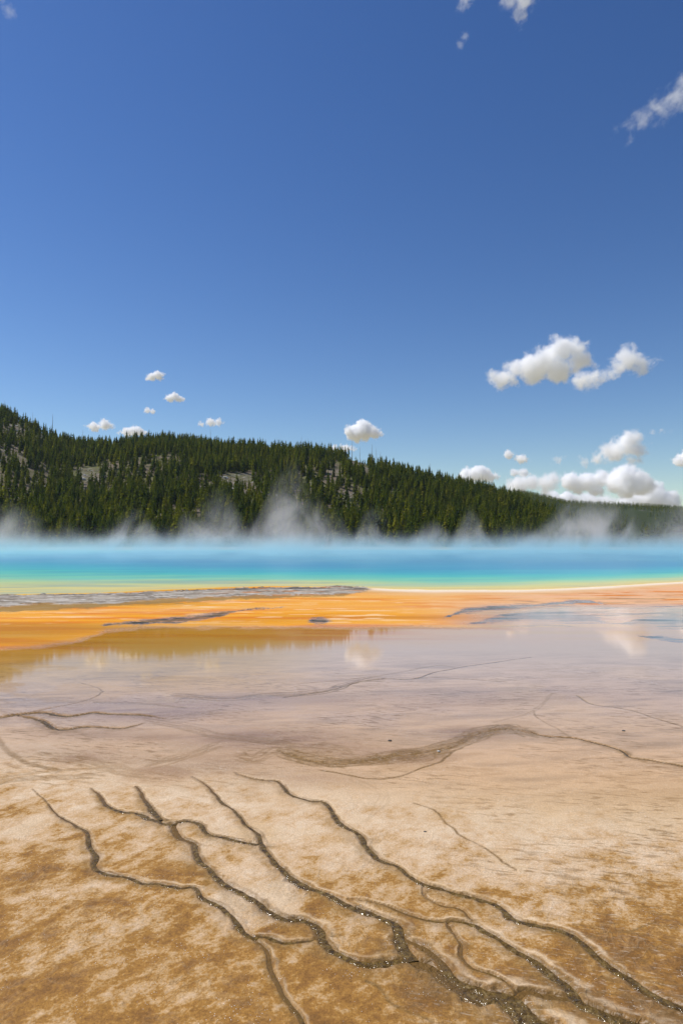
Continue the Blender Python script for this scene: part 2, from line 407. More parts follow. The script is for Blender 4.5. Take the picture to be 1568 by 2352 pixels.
    wet_shade_strip = sstep(-1.5, 1.5, wy - Lb) * sstep(1.5, -1.5, wy - plin(px, [(-400, 1408), (0, 1404), (200, 1398), (260, 1391), (450, 1383), (600, 1375), (790, 1369), (850, 1354)])) * (px < 850)
    C = lerp(C, np.array([.22, .16, .06]), wet_shade_strip * .8)  # wet olive strip with the shade below the ledge painted in
    rel += led * (.10 * sstep(0, .12, lt) * (1 - .75 * lt) + .05 * (ln - .5) + .03 * (ln2 - .5))
    film *= 1 - led
    film *= 1 - sstep(1490, 1560, py) * .16 * sstep(.50, .40, fbm(X * .8, Y * 1.5 + X * .2, 4, 141))

    # ---- far flats beyond the pool
    farflat = (Y > pool_far(uu)) | ((sdist > 0) & ~inpool)
    fc = lerp(np.tile(np.array([.46, .36, .24]), (n, 1)), np.array([.22, .23, .08]), sstep(.45, .6, fbm(X * .03, Y * .03, 4, 63)) * sstep(230, 330, Y))
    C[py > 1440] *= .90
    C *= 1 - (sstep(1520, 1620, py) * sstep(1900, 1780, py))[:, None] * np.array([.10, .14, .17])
    C = np.where(farflat[:, None], fc, C)
    C = np.where(inpool[:, None], np.array([.25, .5, .55]), C)

    # ---- mottled foreground
    mott = .30 * sstep(2080, 2352, py + big * 160) * (.5 + .5 * sstep(500, 1000, px)) + .25 * sstep(1200, 1568, px) * sstep(1850, 2000, py) + sstep(1700, 2130, py + big * 180 + (784 - px) * .14) * (.40 + .60 * sstep(-.18, .06, med + .3 * big + sstep(1950, 2250, py) * .14))
    streak = sstep(1700, 1900, py + big * 60) * sstep(880, 1250, px + big * 200 + (py - 1850) * .2) * .9
    streak = np.maximum(streak, sstep(1880, 1760, py) * sstep(1480, 1580, py) * .85)

    # ---- threads and channels
    def lines(line, reach, fn):
        x0, y0 = line[:, 0], line[:, 1]
        lo = np.minimum(x0[:-1], x0[1:]); hi = np.maximum(x0[:-1], x0[1:])
        w = line[:, 2].max() * reach
        cand = np.where((X > x0.min() - w) & (X < x0.max() + w) & (Y > y0.min() - w) & (Y < y0.max() + w))[0]
        if not len(cand): return
        best = np.full(len(cand), 9e9); bw = np.full(len(cand), .01); side = np.zeros(len(cand))
        cx, cyy = X[cand], Y[cand]
        order = np.argsort(cyy); sy = cyy[order]
        for i in range(len(line) - 1):
            ax, ay, aw = line[i]; bx, by, bw_ = line[i + 1]
            k0 = np.searchsorted(sy, min(ay, by) - w); k1 = np.searchsorted(sy, max(ay, by) + w)
            idx = order[k0:k1]
            if not len(idx): continue
            idx = idx[(cx[idx] > lo[i] - w) & (cx[idx] < hi[i] + w)]
            if not len(idx): continue
            dx, dy = bx - ax, by - ay
            L2 = dx * dx + dy * dy + 1e-12
            t = np.clip(((cx[idx] - ax) * dx + (cyy[idx] - ay) * dy) / L2, 0, 1)
            ex, ey = cx[idx] - ax - t * dx, cyy[idx] - ay - t * dy
            d = np.hypot(ex, ey); ww = aw + (bw_ - aw) * t
            r = d / ww
            m = r < best[idx]
            ii = idx[m]; best[ii] = r[m]; bw[ii] = ww[m]; side[ii] = ey[m] / (d[m] + 1e-6)
        ok = best < reach
        fn(cand[ok], best[ok], bw[ok], side[ok])
    stain = np.zeros(n)
    for line, s in TH:
        def fn(i, r, w, sd, s=s):
            ends = 1.0
            stain[i] = np.maximum(stain[i], s * (1 - sstep(.35, 1.6, r)) * ends)
            rel[i] -= .003 * s * (1 - sstep(.3, 1.2, r))
        lines(line, 2.0, fn)
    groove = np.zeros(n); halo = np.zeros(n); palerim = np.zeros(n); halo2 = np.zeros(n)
    for k, line in CH.items():
        def fn(i, r, w, sd):
            rr = r * (1 + fine[i] * .8 + med[i] * .35 + (vnoise(X[i] * 26, Y[i] * 26, 88) - .5) * .55)
            dep = np.clip(w * .62, .003, .028)
            prof = dep * (1 - sstep(.35, 1.12, rr))
            groove[i] = np.maximum(groove[i], prof)
            # damp margin, wider on the near side with bank shade painted in
            reach = np.where(sd < 0, 2.6, 1.7)
            halo[i] = np.maximum(halo[i], 1 - sstep(.95, reach, rr * (1 + med[i] * .9)))
            rel[i] += .004 * np.exp(-((rr - 1.5) / .4) ** 2)
            halo2[i] = np.maximum(halo2[i], (sd < .15) * (1 - sstep(1.0, 6.0, rr * (1 + med[i] * 1.2))))  # near-side brown: damp crust plus the bank's painted shadow line
            palerim[i] = np.maximum(palerim[i], (sd > -.1) * np.exp(-((rr - 1.9) / .55) ** 2))  # pale far rim: bleached crust with the sunlit bank painted in
        lines(line, 6.5, fn)
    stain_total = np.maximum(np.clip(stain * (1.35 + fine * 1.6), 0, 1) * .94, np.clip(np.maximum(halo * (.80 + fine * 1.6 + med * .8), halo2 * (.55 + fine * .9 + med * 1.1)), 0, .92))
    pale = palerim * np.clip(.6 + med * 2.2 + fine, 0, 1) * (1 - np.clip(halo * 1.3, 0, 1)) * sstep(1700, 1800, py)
    wet = np.clip(np.maximum(halo * .8, stain * .5), 0, 1)
    rel -= groove
    rel += med * .012 * sstep(9, 4, Y) + fine * .0045 * sstep(8, 4.5, Y)
    rel += (fbm(X * 3.1, Y * 3.1, 3, 131) - .5) * .016 * sstep(8.5, 4, Y) * (halo < .3)
    # small pits in the foreground crust
    for _ in range(26):
        qx, qy = ground_at(random.uniform(0, 760), random.uniform(1990, 2345)) if random.random() < .75 else ground_at(random.uniform(1100, 1560), random.uniform(1900, 2100))
        r0 = random.uniform(.006, .016)
        m = (np.abs(X - qx) < .08) & (np.abs(Y - qy) < .08)
        d = np.hypot((X[m] - qx) * .6, Y[m] - qy) / r0
        rel[m] += -.008 * np.exp(-d * d) + .003 * np.exp(-((d - 1.6) / .5) ** 2)
    Z = rel
    Z = np.where(inpool, -1.2 * sstep(0, 2.0, np.minimum(sdist, pool_far(uu) - Y)) + rel * 0, Z)
    Z = np.where(Y > 330, -.6 * sstep(330, 420, Y), Z)
    me = mesh_np("ground", np.column_stack([X, Y, Z]), grid_faces(nr, nc), True)
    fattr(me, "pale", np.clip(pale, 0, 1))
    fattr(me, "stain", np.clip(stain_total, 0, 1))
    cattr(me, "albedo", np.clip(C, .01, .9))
    cattr(me, "surf", np.column_stack([np.clip(film, 0, 1), wet, np.clip(mott, 0, 1.5), np.clip(streak, 0, 1)]))
    return me

def ground_material():
    s = NT("sinter_ground")
    P = s.pos()
    alb = s.attr("albedo").outputs['Color']
    sa = s.attr("surf"); f = s.n('ShaderNodeSeparateColor'); s.put(f.inputs[0], sa.outputs['Color'])
    film, wet, mott = f.outputs; streak = sa.outputs['Alpha']
    tilted = s.mapping(P, (0, 0, R(46)), (.86, 1.08, 1))
    n1 = s.noise(tilted, 2.9, 6, .60, .4)
    n2 = s.noise(tilted, 12, 6, .66, .3)
    n3 = s.noise(P, 48, 4, .7)
    nf = s.noise(P, 85, 3, .6)
    fieldv = s.math('ADD', s.math('ADD', s.math('MULTIPLY', n1, .46), s.math('MULTIPLY', n2, .34)), s.math('MULTIPLY', n3, .20))
    fieldv = s.math('ADD', fieldv, s.math('MULTIPLY', s.math('SUBTRACT', mott, .95), .20))
    crustc = s.ramp(fieldv, [(.34, (.64, .485, .32)), (.43, (.55, .375, .215)), (.485, (.46, .285, .125)), (.525, (.34, .172, .040)), (.585, (.245, .116, .026)), (.68, (.14, .07, .02))])
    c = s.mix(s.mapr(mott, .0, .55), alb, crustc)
    vn = s.math('ABSOLUTE', s.math('SUBTRACT', s.noise(tilted, 4.5, 6, .6, .8), .5))
    vein = s.math('MULTIPLY', s.mapr(vn, .0, .045, 1.0, 0.0), s.math('MULTIPLY', s.mapr(mott, .1, .7), s.mapr(s.noise(P, 1.6, 2), .42, .6)))
    c = s.mix(s.math('MULTIPLY', vein, .14), c, (.60, .45, .27))
    patch = s.math('MULTIPLY', s.mapr(fieldv, .50, .58), s.mapr(mott, 0, .5))
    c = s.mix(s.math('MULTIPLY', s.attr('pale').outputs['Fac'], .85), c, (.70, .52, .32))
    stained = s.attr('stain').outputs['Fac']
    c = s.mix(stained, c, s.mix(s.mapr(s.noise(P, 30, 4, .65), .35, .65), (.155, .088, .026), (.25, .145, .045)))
    # streamers combed along the flow
    sv = s.mapping(P, (0, 0, R(-14)), (5.0, 19, 1))
    sn = s.noise(sv, 1.0, 5, .62, .5)
    sk = s.math('MULTIPLY', s.mapr(sn, .50, .64), s.math('MULTIPLY', streak, s.mapr(s.noise(P, .9, 2), .38, .6)))
    c = s.mix(s.math('MULTIPLY', sk, .75), c, (.20, .11, .035))
    sn2 = s.noise(sv, 3.1, 3, .6)
    c = s.mix(s.math('MULTIPLY', s.mapr(sn2, .56, .68), s.math('MULTIPLY', streak, .35)), c, (.70, .58, .44))
    # grain
    g = s.math('MULTIPLY', s.mapr(nf, .25, .75, .76, 1.22, False), s.mapr(s.noise(P, 260, 2, .6), .3, .7, .86, 1.12, False))
    gv = s.n('ShaderNodeCombineColor'); [s.put(gv.inputs[i], g) for i in range(3)]
    c = s.mix(1.0, c, gv.outputs[0], 'MULTIPLY')
    # white specks painted into the colour as sun glints on wet crust
    v = s.voronoi(P, 95)
    sp = s.math('LESS_THAN', v.outputs['Distance'], .20)
    rc = s.n('ShaderNodeSeparateColor'); s.put(rc.inputs[0], v.outputs['Color'])
    sp = s.math('MULTIPLY', sp, s.math('GREATER_THAN', rc.outputs[0], .80))
    sp = s.math('MULTIPLY', sp, s.mapr(s.noise(P, 3, 3), .48, .6))
    c = s.mix(s.math('MULTIPLY', sp, .8), c, (.85, .82, .76))
    wetness = s.math('MAXIMUM', s.math('MAXIMUM', wet, s.math('MULTIPLY', patch, .45)), film)
    rough = s.mapr(wetness, 0, 1, .75, .20, False)
    rough = s.mix(film, rough, (.035, .035, .035))
    h = s.math('ADD', s.math('MULTIPLY', s.noise(P, 30, 4, .6), .6), s.math('MULTIPLY', nf, .35))
    h = s.math('ADD', h, s.math('ADD', s.math('MULTIPLY', fieldv, -1.6), s.math('MULTIPLY', vein, .35)))
    strength = s.mapr(film, 0, .9, .6, .005, False)
    nb = s.bump(h, strength, .012)
    spec = s.mapr(wetness, 0, 1, .08, .50, False)
    s.principled(c, rough, spec, 1.36, nb)
    return s.m

gme = build_ground()
ground = link("ground", gme, ground_material(), kind="structure")

# ------------------------------------------------------------------ water standing in the runoff channels
def channel_material():
    s = NT("runoff_water")
    P = s.pos()
    n = s.noise(P, 26, 5, .65, .4)
    c = s.ramp(n, [(.30, (.034, .018, .003)), (.45, (.088, .050, .008)), (.58, (.155, .095, .02)), (.72, (.28, .20, .08))])
    gl = s.attr('glint').outputs['Fac']
    c = s.mix(s.mapr(s.attr('deep').outputs['Fac'], .1, .85), s.mix(n, (.20, .115, .036), (.10, .056, .016)), c)
    h = s.math('ADD', s.noise(P, 38, 1, .5, .5), s.math('MULTIPLY', s.noise(P, 110, 1, .5), .35))
    s.principled(c, .14, s.mapr(s.attr('deep').outputs['Fac'], .1, .6, .12, s.mapr(gl, 0, 1, .34, .75, False)), 1.36, s.bump(h, s.mapr(gl, 0, 1, .38, .80, False), .02))
    return s.m

wmat = channel_material()
CHLAB = {
    'a': "long wet brown runoff channel nearest the lower left mottled crust",
    'a2': "thin wet thread running down out of frame from the left channel junction",
    'b': "wet channel looping around a small oval island of crust at left centre",
    'b0': "short broad wet feeder dropping into the island loop channel",
    'b2': "wet channel leaving the island loop and running down to the large confluence",
    'd': "long diagonal wet channel in the middle of the foreground",
    'd2': "short wet branch beside the large confluence on its upper right",
    'big': "broadest dark olive wet confluence at the bottom with bright sun glints",
    'c1': "longest wet channel, uppermost on the right, ending at the right edge",
    'c4': "wet channel between the uppermost right channel and the broad confluence",
    'c4b': "short wet link joining the broad confluence to the channel on its right",
    'c5': "hair thin wet link between the two right hand channels",
    'c6': "thin winding wet thread above the broad confluence",
    'm1': "dark wet rivulet entering from the left edge in the middle distance",
    'm2': "lower wet rivulet with a bend splitting off at the left edge in the middle distance",
    'r1': "thin dark wet rivulet running out to the right edge in the middle distance",
    'm1b': "finest dark thread rising from the left edge rivulet towards the orange reflection",
}
for k, (name, line) in enumerate(CH.items()):
    d = np.concatenate([[0], np.cumsum(np.hypot(*np.diff(line[:, :2], axis=0).T))])
    step = .012 if line[:, 1].mean() < 6.5 else .03
    S = np.arange(0, d[-1], step)
    x = np.interp(S, d, line[:, 0]); y = np.interp(S, d, line[:, 1]); w = np.interp(S, d, line[:, 2]) * 1.04
    tx, ty = np.gradient(x), np.gradient(y); L = np.hypot(tx, ty) + 1e-9; nx, ny = -ty / L, tx / L
    m = 9
    a = np.linspace(-1, 1, m)
    GX = x[:, None] + nx[:, None] * w[:, None] * a * 1.1; GY = y[:, None] + ny[:, None] * w[:, None] * a * 1.1
    dep = np.clip(w * .62, .003, .028)[:, None]
    GZ = -dep * (.15 + .75 * a[None, :] ** 4) - k * .0002 + .0045 * (fbm(GX * 45, GY * 45, 2, 5) - .5) * np.clip(w / .03, .3, 1)[:, None]
    GZ = GZ + (fbm(GX * 1.7, GY * 1.7, 4, 21) - .5) * .012 * sstep(9, 4, GY)
    taper = sstep(0, .8, S)[:, None]
    GZ -= (1 - taper) * .004
    deep = taper * (1 - .75 * np.abs(a[None, :]) ** 3) * np.clip((w / .024)[:, None], .35, 1) * (.55 + .9 * fbm(GX * 14, GY * 14, 3, 9))
    me = mesh_np("runoff_channel", np.column_stack([GX.ravel(), GY.ravel(), GZ.ravel()]), grid_faces(len(S), m), True)
    fattr(me, "glint", np.repeat(sstep(.016, .042, w) * sstep(9, 5, y), m))
    fattr(me, "deep", np.clip(deep, 0, 1).ravel())
    link("runoff_channel", me, wmat, label=CHLAB[name], kind="structure")

# ------------------------------------------------------------------ hot spring pool
def build_pool():
    nu, nv = 420, 110
    u = np.linspace(-1.15, 1.15, nu)
    Yn, Yf = pool_near(u) - .25, pool_far(u)
    v = np.linspace(0, 1, nv) ** 2.6
    Y = Yn[None, :] + (Yf - Yn)[None, :] * v[:, None]
    X = u[None, :] * Y
    sd = np.minimum(Y - Yn[None, :], (Yf[None, :] - Y) * .6)
    V = np.column_stack([X.ravel(), Y.ravel(), np.full(X.size, -.012)])
    me = mesh_np("pool_water", V, grid_faces(nv, nu), True)
    pxx = 784 + 1568 * (X / Y).ravel()
    # the left shore shelves more gently
    slope = np.interp(pxx, [-200, 0, 250, 450, 700, 1568], [.50, .50, .62, .85, 1.0, 1.05])
    fattr(me, "shore", sd.ravel() * slope)
    return me

def pool_material():
    s = NT("spring_water")
    P = s.pos()
    sh = s.attr("shore").outputs['Fac']
    wv = s.mapping(P, (0, 0, R(6)), (.10, .42, 1))
    w = s.noise(wv, 1.0, 5, .6, .5)
    sh2 = s.math('ADD', sh, s.math('MULTIPLY', s.math('SUBTRACT', w, .5), s.mapr(sh, 0, 14, 1.6, 15, False)))
    t = s.math('DIVIDE', sh2, 50.0)
    c = s.ramp(t, [(0.0, (.74, .50, .13)), (.035, (.72, .60, .17)), (.085, (.54, .60, .22)), (.15, (.22, .57, .34)), (.25, (.08, .48, .40)), (.36, (.06, .38, .43)), (.58, (.065, .275, .41)), (1.0, (.085, .27, .38))])
    pv = s.noise(s.mapping(P, (0, 0, R(4)), (.05, .22, 1)), 1.0, 5, .65)
    c = s.mix(s.mapr(pv, .5, .66, 0, .38), c, (.10, .42, .46)); c = s.mix(s.mapr(pv, .5, .36, 0, .35), c, (.03, .19, .36))
    h = s.noise(s.mapping(P, (0, 0, 0), (1.2, 2.4, 1)), 1.6, 4, .6)
    s.principled(c, .28, .16, 1.33, s.bump(h, .35, .06))
    return s.m

link("pool_water", build_pool(), pool_material(), kind="structure", label="round hot spring pool, blue centre through turquoise and green to a yellow rim")

# ------------------------------------------------------------------ hills
CREST = [(-900, 880), (-400, 880), (-200, 905), (0, 945), (60, 972), (110, 1001), (150, 1020), (200, 1024), (260, 1024), (340, 1010), (420, 1018), (520, 1028), (620, 1034), (720, 1040),
         (800, 1050), (870, 1074), (950, 1092), (1020, 1108), (1100, 1128), (1160, 1146), (1200, 1163), (1260, 1188), (1330, 1214), (1400, 1236), (1500, 1246), (3000, 1246)]
def crest_h(px): return plin(px, CREST)
def Dc_of(px): return np.interp(px, [-900, 0, 600, 1200, 1500], [800, 780, 760, 680, 560])
def Db_of(px): return np.interp(px, [-900, 0, 600, 1200, 1500], [350, 360, 370, 390, 430])

def hill_z(X, Y):
    px = 784 + 1568 * X / np.maximum(Y, 1)
    # smooth the traced crest a little, as ground would be
    H = 0
    for d, wt_ in ((-30, .25), (0, .5), (30, .25)): H = H + wt_ * (1246 - crest_h(px + d))
    D, B = Dc_of(px), Db_of(px)
    Hm = H / 1568 * D + 2.0
    t = (Y - B) / (D - B)
    tc = np.clip(t, 0, 1)
    p = .62 * tc + .38 * (tc * tc * (3 - 2 * tc))
    p = np.where(t > 1, 1 - .35 * (t - 1) ** 1.2, p)
    z = Hm * p
    bump = (fbm(X * .011, Y * .011, 4, 15) - .5) * 16 * np.clip(t * 4, 0, 1) * np.clip((1.0 - t) * 3, 0, 1) * np.clip(Hm / 60, 0, 1)
    rough = (fbm(X * .06, Y * .06, 3, 16) - .5) * 3.0 * np.clip(t * 6, 0, 1) * np.clip(Hm / 40, 0, 1)
    return np.where(t < 0, -1.5, z + bump + rough - 1.0)

def plat_z(X, Y):
    px = 784 + 1568 * X / np.maximum(Y, 1)
    cr = plin(px, [(-400, 1160), (900, 1150), (1100, 1141), (1190, 1136), (1250, 1146), (1300, 1157), (1400, 1163), (1500, 1168), (1568, 1170), (2200, 1176), (3000, 1200)])
    D, B = 1500.0, np.interp(px, [900, 1200, 1300, 1568], [1000, 1020, 1120, 1240])
    Hm = (1246 - cr) / 1568 * D + 2
    t = np.clip((Y - B) / (D - B), 0, 3)
    tc = np.clip(t, 0, 1)
    p = .35 * tc + .65 * tc ** 1.3 * (3 - 2 * tc) / 1.0 * .999
    p = np.clip(p, 0, 1)
    z = Hm * np.where(t > 1, 1.0, p) + (fbm(X * .012, Y * .012, 5, 25) - .5) * 20 * np.clip(t * 4, 0, 1) * np.clip((1.05 - t) * 4, 0, 1)
    return np.where(Y < B, -1.5, z - 1)

CLEAR = [  # bare places on the slope: centre and radii in the traced picture, strength
    (545, 1110, 52, 20, .9), (470, 1128, 14, 14, .9), (600, 1146, 40, 16, .75), (200, 1094, 26, 17, .95), (192, 1120, 12, 24, .7), (265, 1022, 20, 9, .9), (340, 1014, 18, 8, .7),
    (40, 985, 40, 22, .62), (110, 1008, 40, 14, .6), (20, 1050, 40, 30, .45), (820, 1062, 34, 14, .85), (840, 1078, 30, 8, .7), (905, 1140, 20, 16, .6), (800, 1150, 26, 26, .5), (760, 1080, 30, 14, .45),
    (720, 1120, 40, 20, .4), (100, 1112, 16, 12, .6), (330, 1130, 26, 12, .4), (880, 1098, 40, 14, .5), (660, 1150, 30, 14, .6)]

def clear_amount(px, py):
    m = np.zeros_like(px)
    for cx, cy_, rx, ry, s in CLEAR:
        r = np.hypot((px - cx) / rx, (py - cy_) / ry) / 1.18 + (vnoise(px * .06, py * .12, 8) - .5) * .5
        m = np.maximum(m, s * (1 - sstep(.65, 1.15, r)))
    return m

def heightfield(name, us, ys, zf):
    U, YY = np.meshgrid(us, ys)
    X, Y = (U * YY).ravel(), YY.ravel()
    return mesh_np(name, np.column_stack([X, Y, zf(X, Y)]), grid_faces(len(ys), len(us)), True), X, Y

hme, hX, hY = heightfield("hillside", np.linspace(-1.3, .75, 520), np.geomspace(330, 1250, 330), hill_z)
hz = hill_z(hX, hY); hpx, hpy = project(hX, hY, hz)
cl = clear_amount(hpx, hpy)
fattr(hme, "bare", cl)

def hill_material(rocky):
    s = NT("rocky_plateau_soil" if rocky else "hill_soil")
    P = s.pos()
    n = s.noise(P, .05, 5, .6); n2 = s.noise(s.mapping(P, (0, 0, 0), (1, 1, 2.5)), .22, 6, .68)
    c = s.mix(s.mapr(n, .4, .62), (.155, .122, .082), (.11, .112, .04))
    if rocky:
        nz = s.xyz(s.n('ShaderNodeNewGeometry').outputs['Normal'])[2]
        cliff = s.mapr(s.math('ADD', s.noise(s.mapping(P, (0, 0, 0), (1, 1, .35)), .035, 6, .7), s.math('MULTIPLY', nz, -.10)), .50, .60)
        c = s.mix(1.0, (.05, .075, .03), (.045, .06, .022))
        c = s.mix(cliff, c, s.ramp(n2, [(.35, (.06, .05, .045)), (.5, (.21, .185, .165)), (.65, (.40, .36, .33))]))
    else:
        b = s.attr("bare").outputs['Fac']
        rock = s.math('MULTIPLY', s.mapr(n2, .47, .62), s.mapr(b, .2, .6, .05, .62))
        c = s.mix(rock, c, s.ramp(s.noise(P, .6, 4, .6), [(.35, (.17, .145, .115)), (.6, (.40, .37, .33))]))
    s.principled(c, .95, .2, 1.4, s.bump(n2, .8, 2.0))
    return s.m

link("hillside", hme, hill_material(False), kind="structure")
pme, pX, pY = heightfield("far_plateau", np.linspace(-.2, 1.1, 420), np.geomspace(960, 3200, 200), plat_z)
link("far_plateau", pme, hill_material(True), kind="structure")

def hill_hit(px, py, zf=hill_z):
    d = ray(px, py); d = d / d[1]
    ys = np.linspace(340, 1400, 4000)
    z = CAM_H + d[2] * ys
    g = zf(d[0] * ys, ys)
    k = np.argmax(g > z)
    y = ys[k]; return float(d[0] * y), float(y), float(g[k])

# ------------------------------------------------------------------ conifers
def needle_material(name, per_object):
    s = NT(name)
    if per_object:
        t = s.n('ShaderNodeObjectInfo').outputs['Random']
    else:
        t = s.attr("tint").outputs['Fac']
    c = s.ramp(t, [(0.0, (.035, .058, .011)), (.3, (.08, .108, .012)), (.65, (.145, .16, .014)), (1.0, (.23, .215, .024))])
    n = s.noise(s.pos(), .9, 3, .6)
    g = s.mapr(n, .3, .7, .65, 1.35, False)
    gv = s.n('ShaderNodeCombineColor'); [s.put(gv.inputs[i], g) for i in range(3)]
    c = s.mix(1.0, c, gv.outputs[0], 'MULTIPLY')
    d = s.n('ShaderNodeBsdfDiffuse'); s.put(d.inputs[0], c)
    tr = s.n('ShaderNodeBsdfTranslucent'); s.put(tr.inputs[0], s.mix(1.0, c, (1.15, 1.25, .6), 'MULTIPLY'))
    mx = s.n('ShaderNodeMixShader'); mx.inputs[0].default_value = .42
    s.t.links.new(d.outputs[0], mx.inputs[1]); s.t.links.new(tr.outputs[0], mx.inputs[2])
    s.t.links.new(mx.outputs[0], s.out.inputs[0])
    return s.m

def bark_material(name, c0, c1):
    s = NT(name)
    n = s.noise(s.mapping(s.pos(), (0, 0, 0), (1, 1, .25)), 3.0, 4, .6)
    s.principled(s.mix(n, c0, c1), .95, .2)
    return s.m

needles_obj = needle_material("pine_needles", True)
needles_mass = needle_material("forest_needles", False)
bark = bark_material("pine_bark", (.12, .085, .06), (.26, .20, .15))
deadwood = bark_material("weathered_deadwood", (.20, .17, .14), (.38, .34, .30))

def pine_arrays(seed, tiers=15, per=7, radius=.15, base=.12, ragged=.35):
    """unit-height conifer: quad blades for foliage"""
    r = random.Random(seed); V = []; F = []
    for k in range(tiers):
        f = k / (tiers - 1)
        h0 = base + (1 - base) * f ** .93
        prof = (1 - f) ** .72 * (.55 + .45 * min(1, (f + .10) / .22))
        for j in range(per if f < .8 else per - 3):
            if r.random() < .12: continue
            a = r.uniform(0, 2 * math.pi)
            L = radius * prof * r.uniform(1 - ragged, 1 + ragged * .7) + .010
            h = h0 + r.uniform(-.03, .03)
            droop = -L * r.uniform(.15, .75) + (f > .7) * L * .8
            wv = L * r.uniform(.28, .5) + .006
            ca, sa = math.cos(a), math.sin(a)
            tw = r.uniform(-.5, .5) * wv
            b = len(V)
            V += [(ca * L * .05, sa * L * .05, h + .015), (ca * L * .55 - sa * wv, sa * L * .55 + ca * wv, h + droop * .35 + tw),
                  (ca * L, sa * L, h + droop), (ca * L * .55 + sa * wv, sa * L * .55 - ca * wv, h + droop * .35 - tw)]
            F.append((b, b + 1, b + 2, b + 3))
            # a hanging spray below the blade
            if r.random() < .75:
                b = len(V); q = r.uniform(.45, .85)
                V += [(ca * L * q, sa * L * q, h + droop * q + .012), (ca * L * q - sa * wv * .6, sa * L * q + ca * wv * .6, h + droop * q - .03),
                      (ca * L * q * .9, sa * L * q * .9, h + droop * q - r.uniform(.05, .085)), (ca * L * q + sa * wv * .6, sa * L * q - ca * wv * .6, h + droop * q - .03)]
                F.append((b, b + 1, b + 2, b + 3))
    b = len(V)
    V += [(.006, 0, .93), (0, .006, .95), (-.002, 0, 1.03), (0, -.006, .95)]
    F.append((b, b + 1, b + 2, b + 3))
    return np.array(V), np.array(F)

def trunk_arrays(r0=.011, r1=.002, top=.95, sides=5):
    V = []; F = []
    lv = [(0, r0 * 1.25), (.06, r0), (.5, r0 * .62), (top, r1)]
    for z, r in lv:
        for j in range(sides): V.append((r * math.cos(2 * math.pi * j / sides), r * math.sin(2 * math.pi * j / sides), z))
    for i in range(len(lv) - 1):
        for j in range(sides):
            F.append((i * sides + j, i * sides + (j + 1) % sides, (i + 1) * sides + (j + 1) % sides, (i + 1) * sides + j))
    return np.array(V), np.array(F)

VAR = [pine_arrays(1, radius=.18), pine_arrays(2, 16, 7, .165), pine_arrays(3, 14, 7, .20, .16), pine_arrays(4, 15, 6, .15, .2), pine_arrays(5, 13, 8, .215, .08), pine_arrays(6, 15, 6, .17, .28, .5)]
THIN = [pine_arrays(11, 7, 4, .17), pine_arrays(12, 7, 4, .15), pine_arrays(13, 6, 5, .19)]
TV, TF = trunk_arrays()

def scatter(zf, u0, u1, y0, y1, cell, keep):
    pts = []
    y = y0
    while y < y1:
        n = int((u1 - u0) * y / cell)
        xs = u0 * y + (np.arange(n) + rng.random(n)) * cell
        ys = y + (rng.random(n) - .5) * cell * 1.3
        pts.append(np.column_stack([xs, ys])); y += cell
    P = np.vstack(pts); X, Y = P[:, 0], P[:, 1]; Z = zf(X, Y)
    px, py = project(X, Y, Z)
    k = keep(X, Y, Z, px, py)
    return np.column_stack([X, Y, Z, px, py])[k]

def keep_hill(X, Y, Z, px, py):
    t = (Y - Db_of(px)) / (Dc_of(px) - Db_of(px))
    Hm = 1246 - crest_h(px)
    dens = fbm(X * .018, Y * .018, 3, 71)
    prob = np.clip(.80 + (dens - .5) * 2.4, .34, .98)
    prob = prob * (1 - np.clip(clear_amount(px, py) * 1.12, 0, .985))
    prob = np.where(t > .93, prob * .75, prob)
    return (t > .004) & (t < 1.10) & (Hm > 6) & (rng.random(len(X)) < prob) & (px > -250) & (px < 1800)

T = scatter(hill_z, -.66, .52, 355, 880, 4.6, keep_hill)
hgt = 7.5 + 9.5 * rng.random(len(T)) ** .9
hgt *= np.interp(T[:, 4], [900, 1240], [.92, 1.0])
infr = (T[:, 3] > 2) & (T[:, 3] < 1566)
size = hgt / T[:, 1]
order = np.argsort(np.where(infr, -size * (T[:, 4] > 0), 0))
N_IND = 285
ind = order[:N_IND]; mass = order[N_IND:]

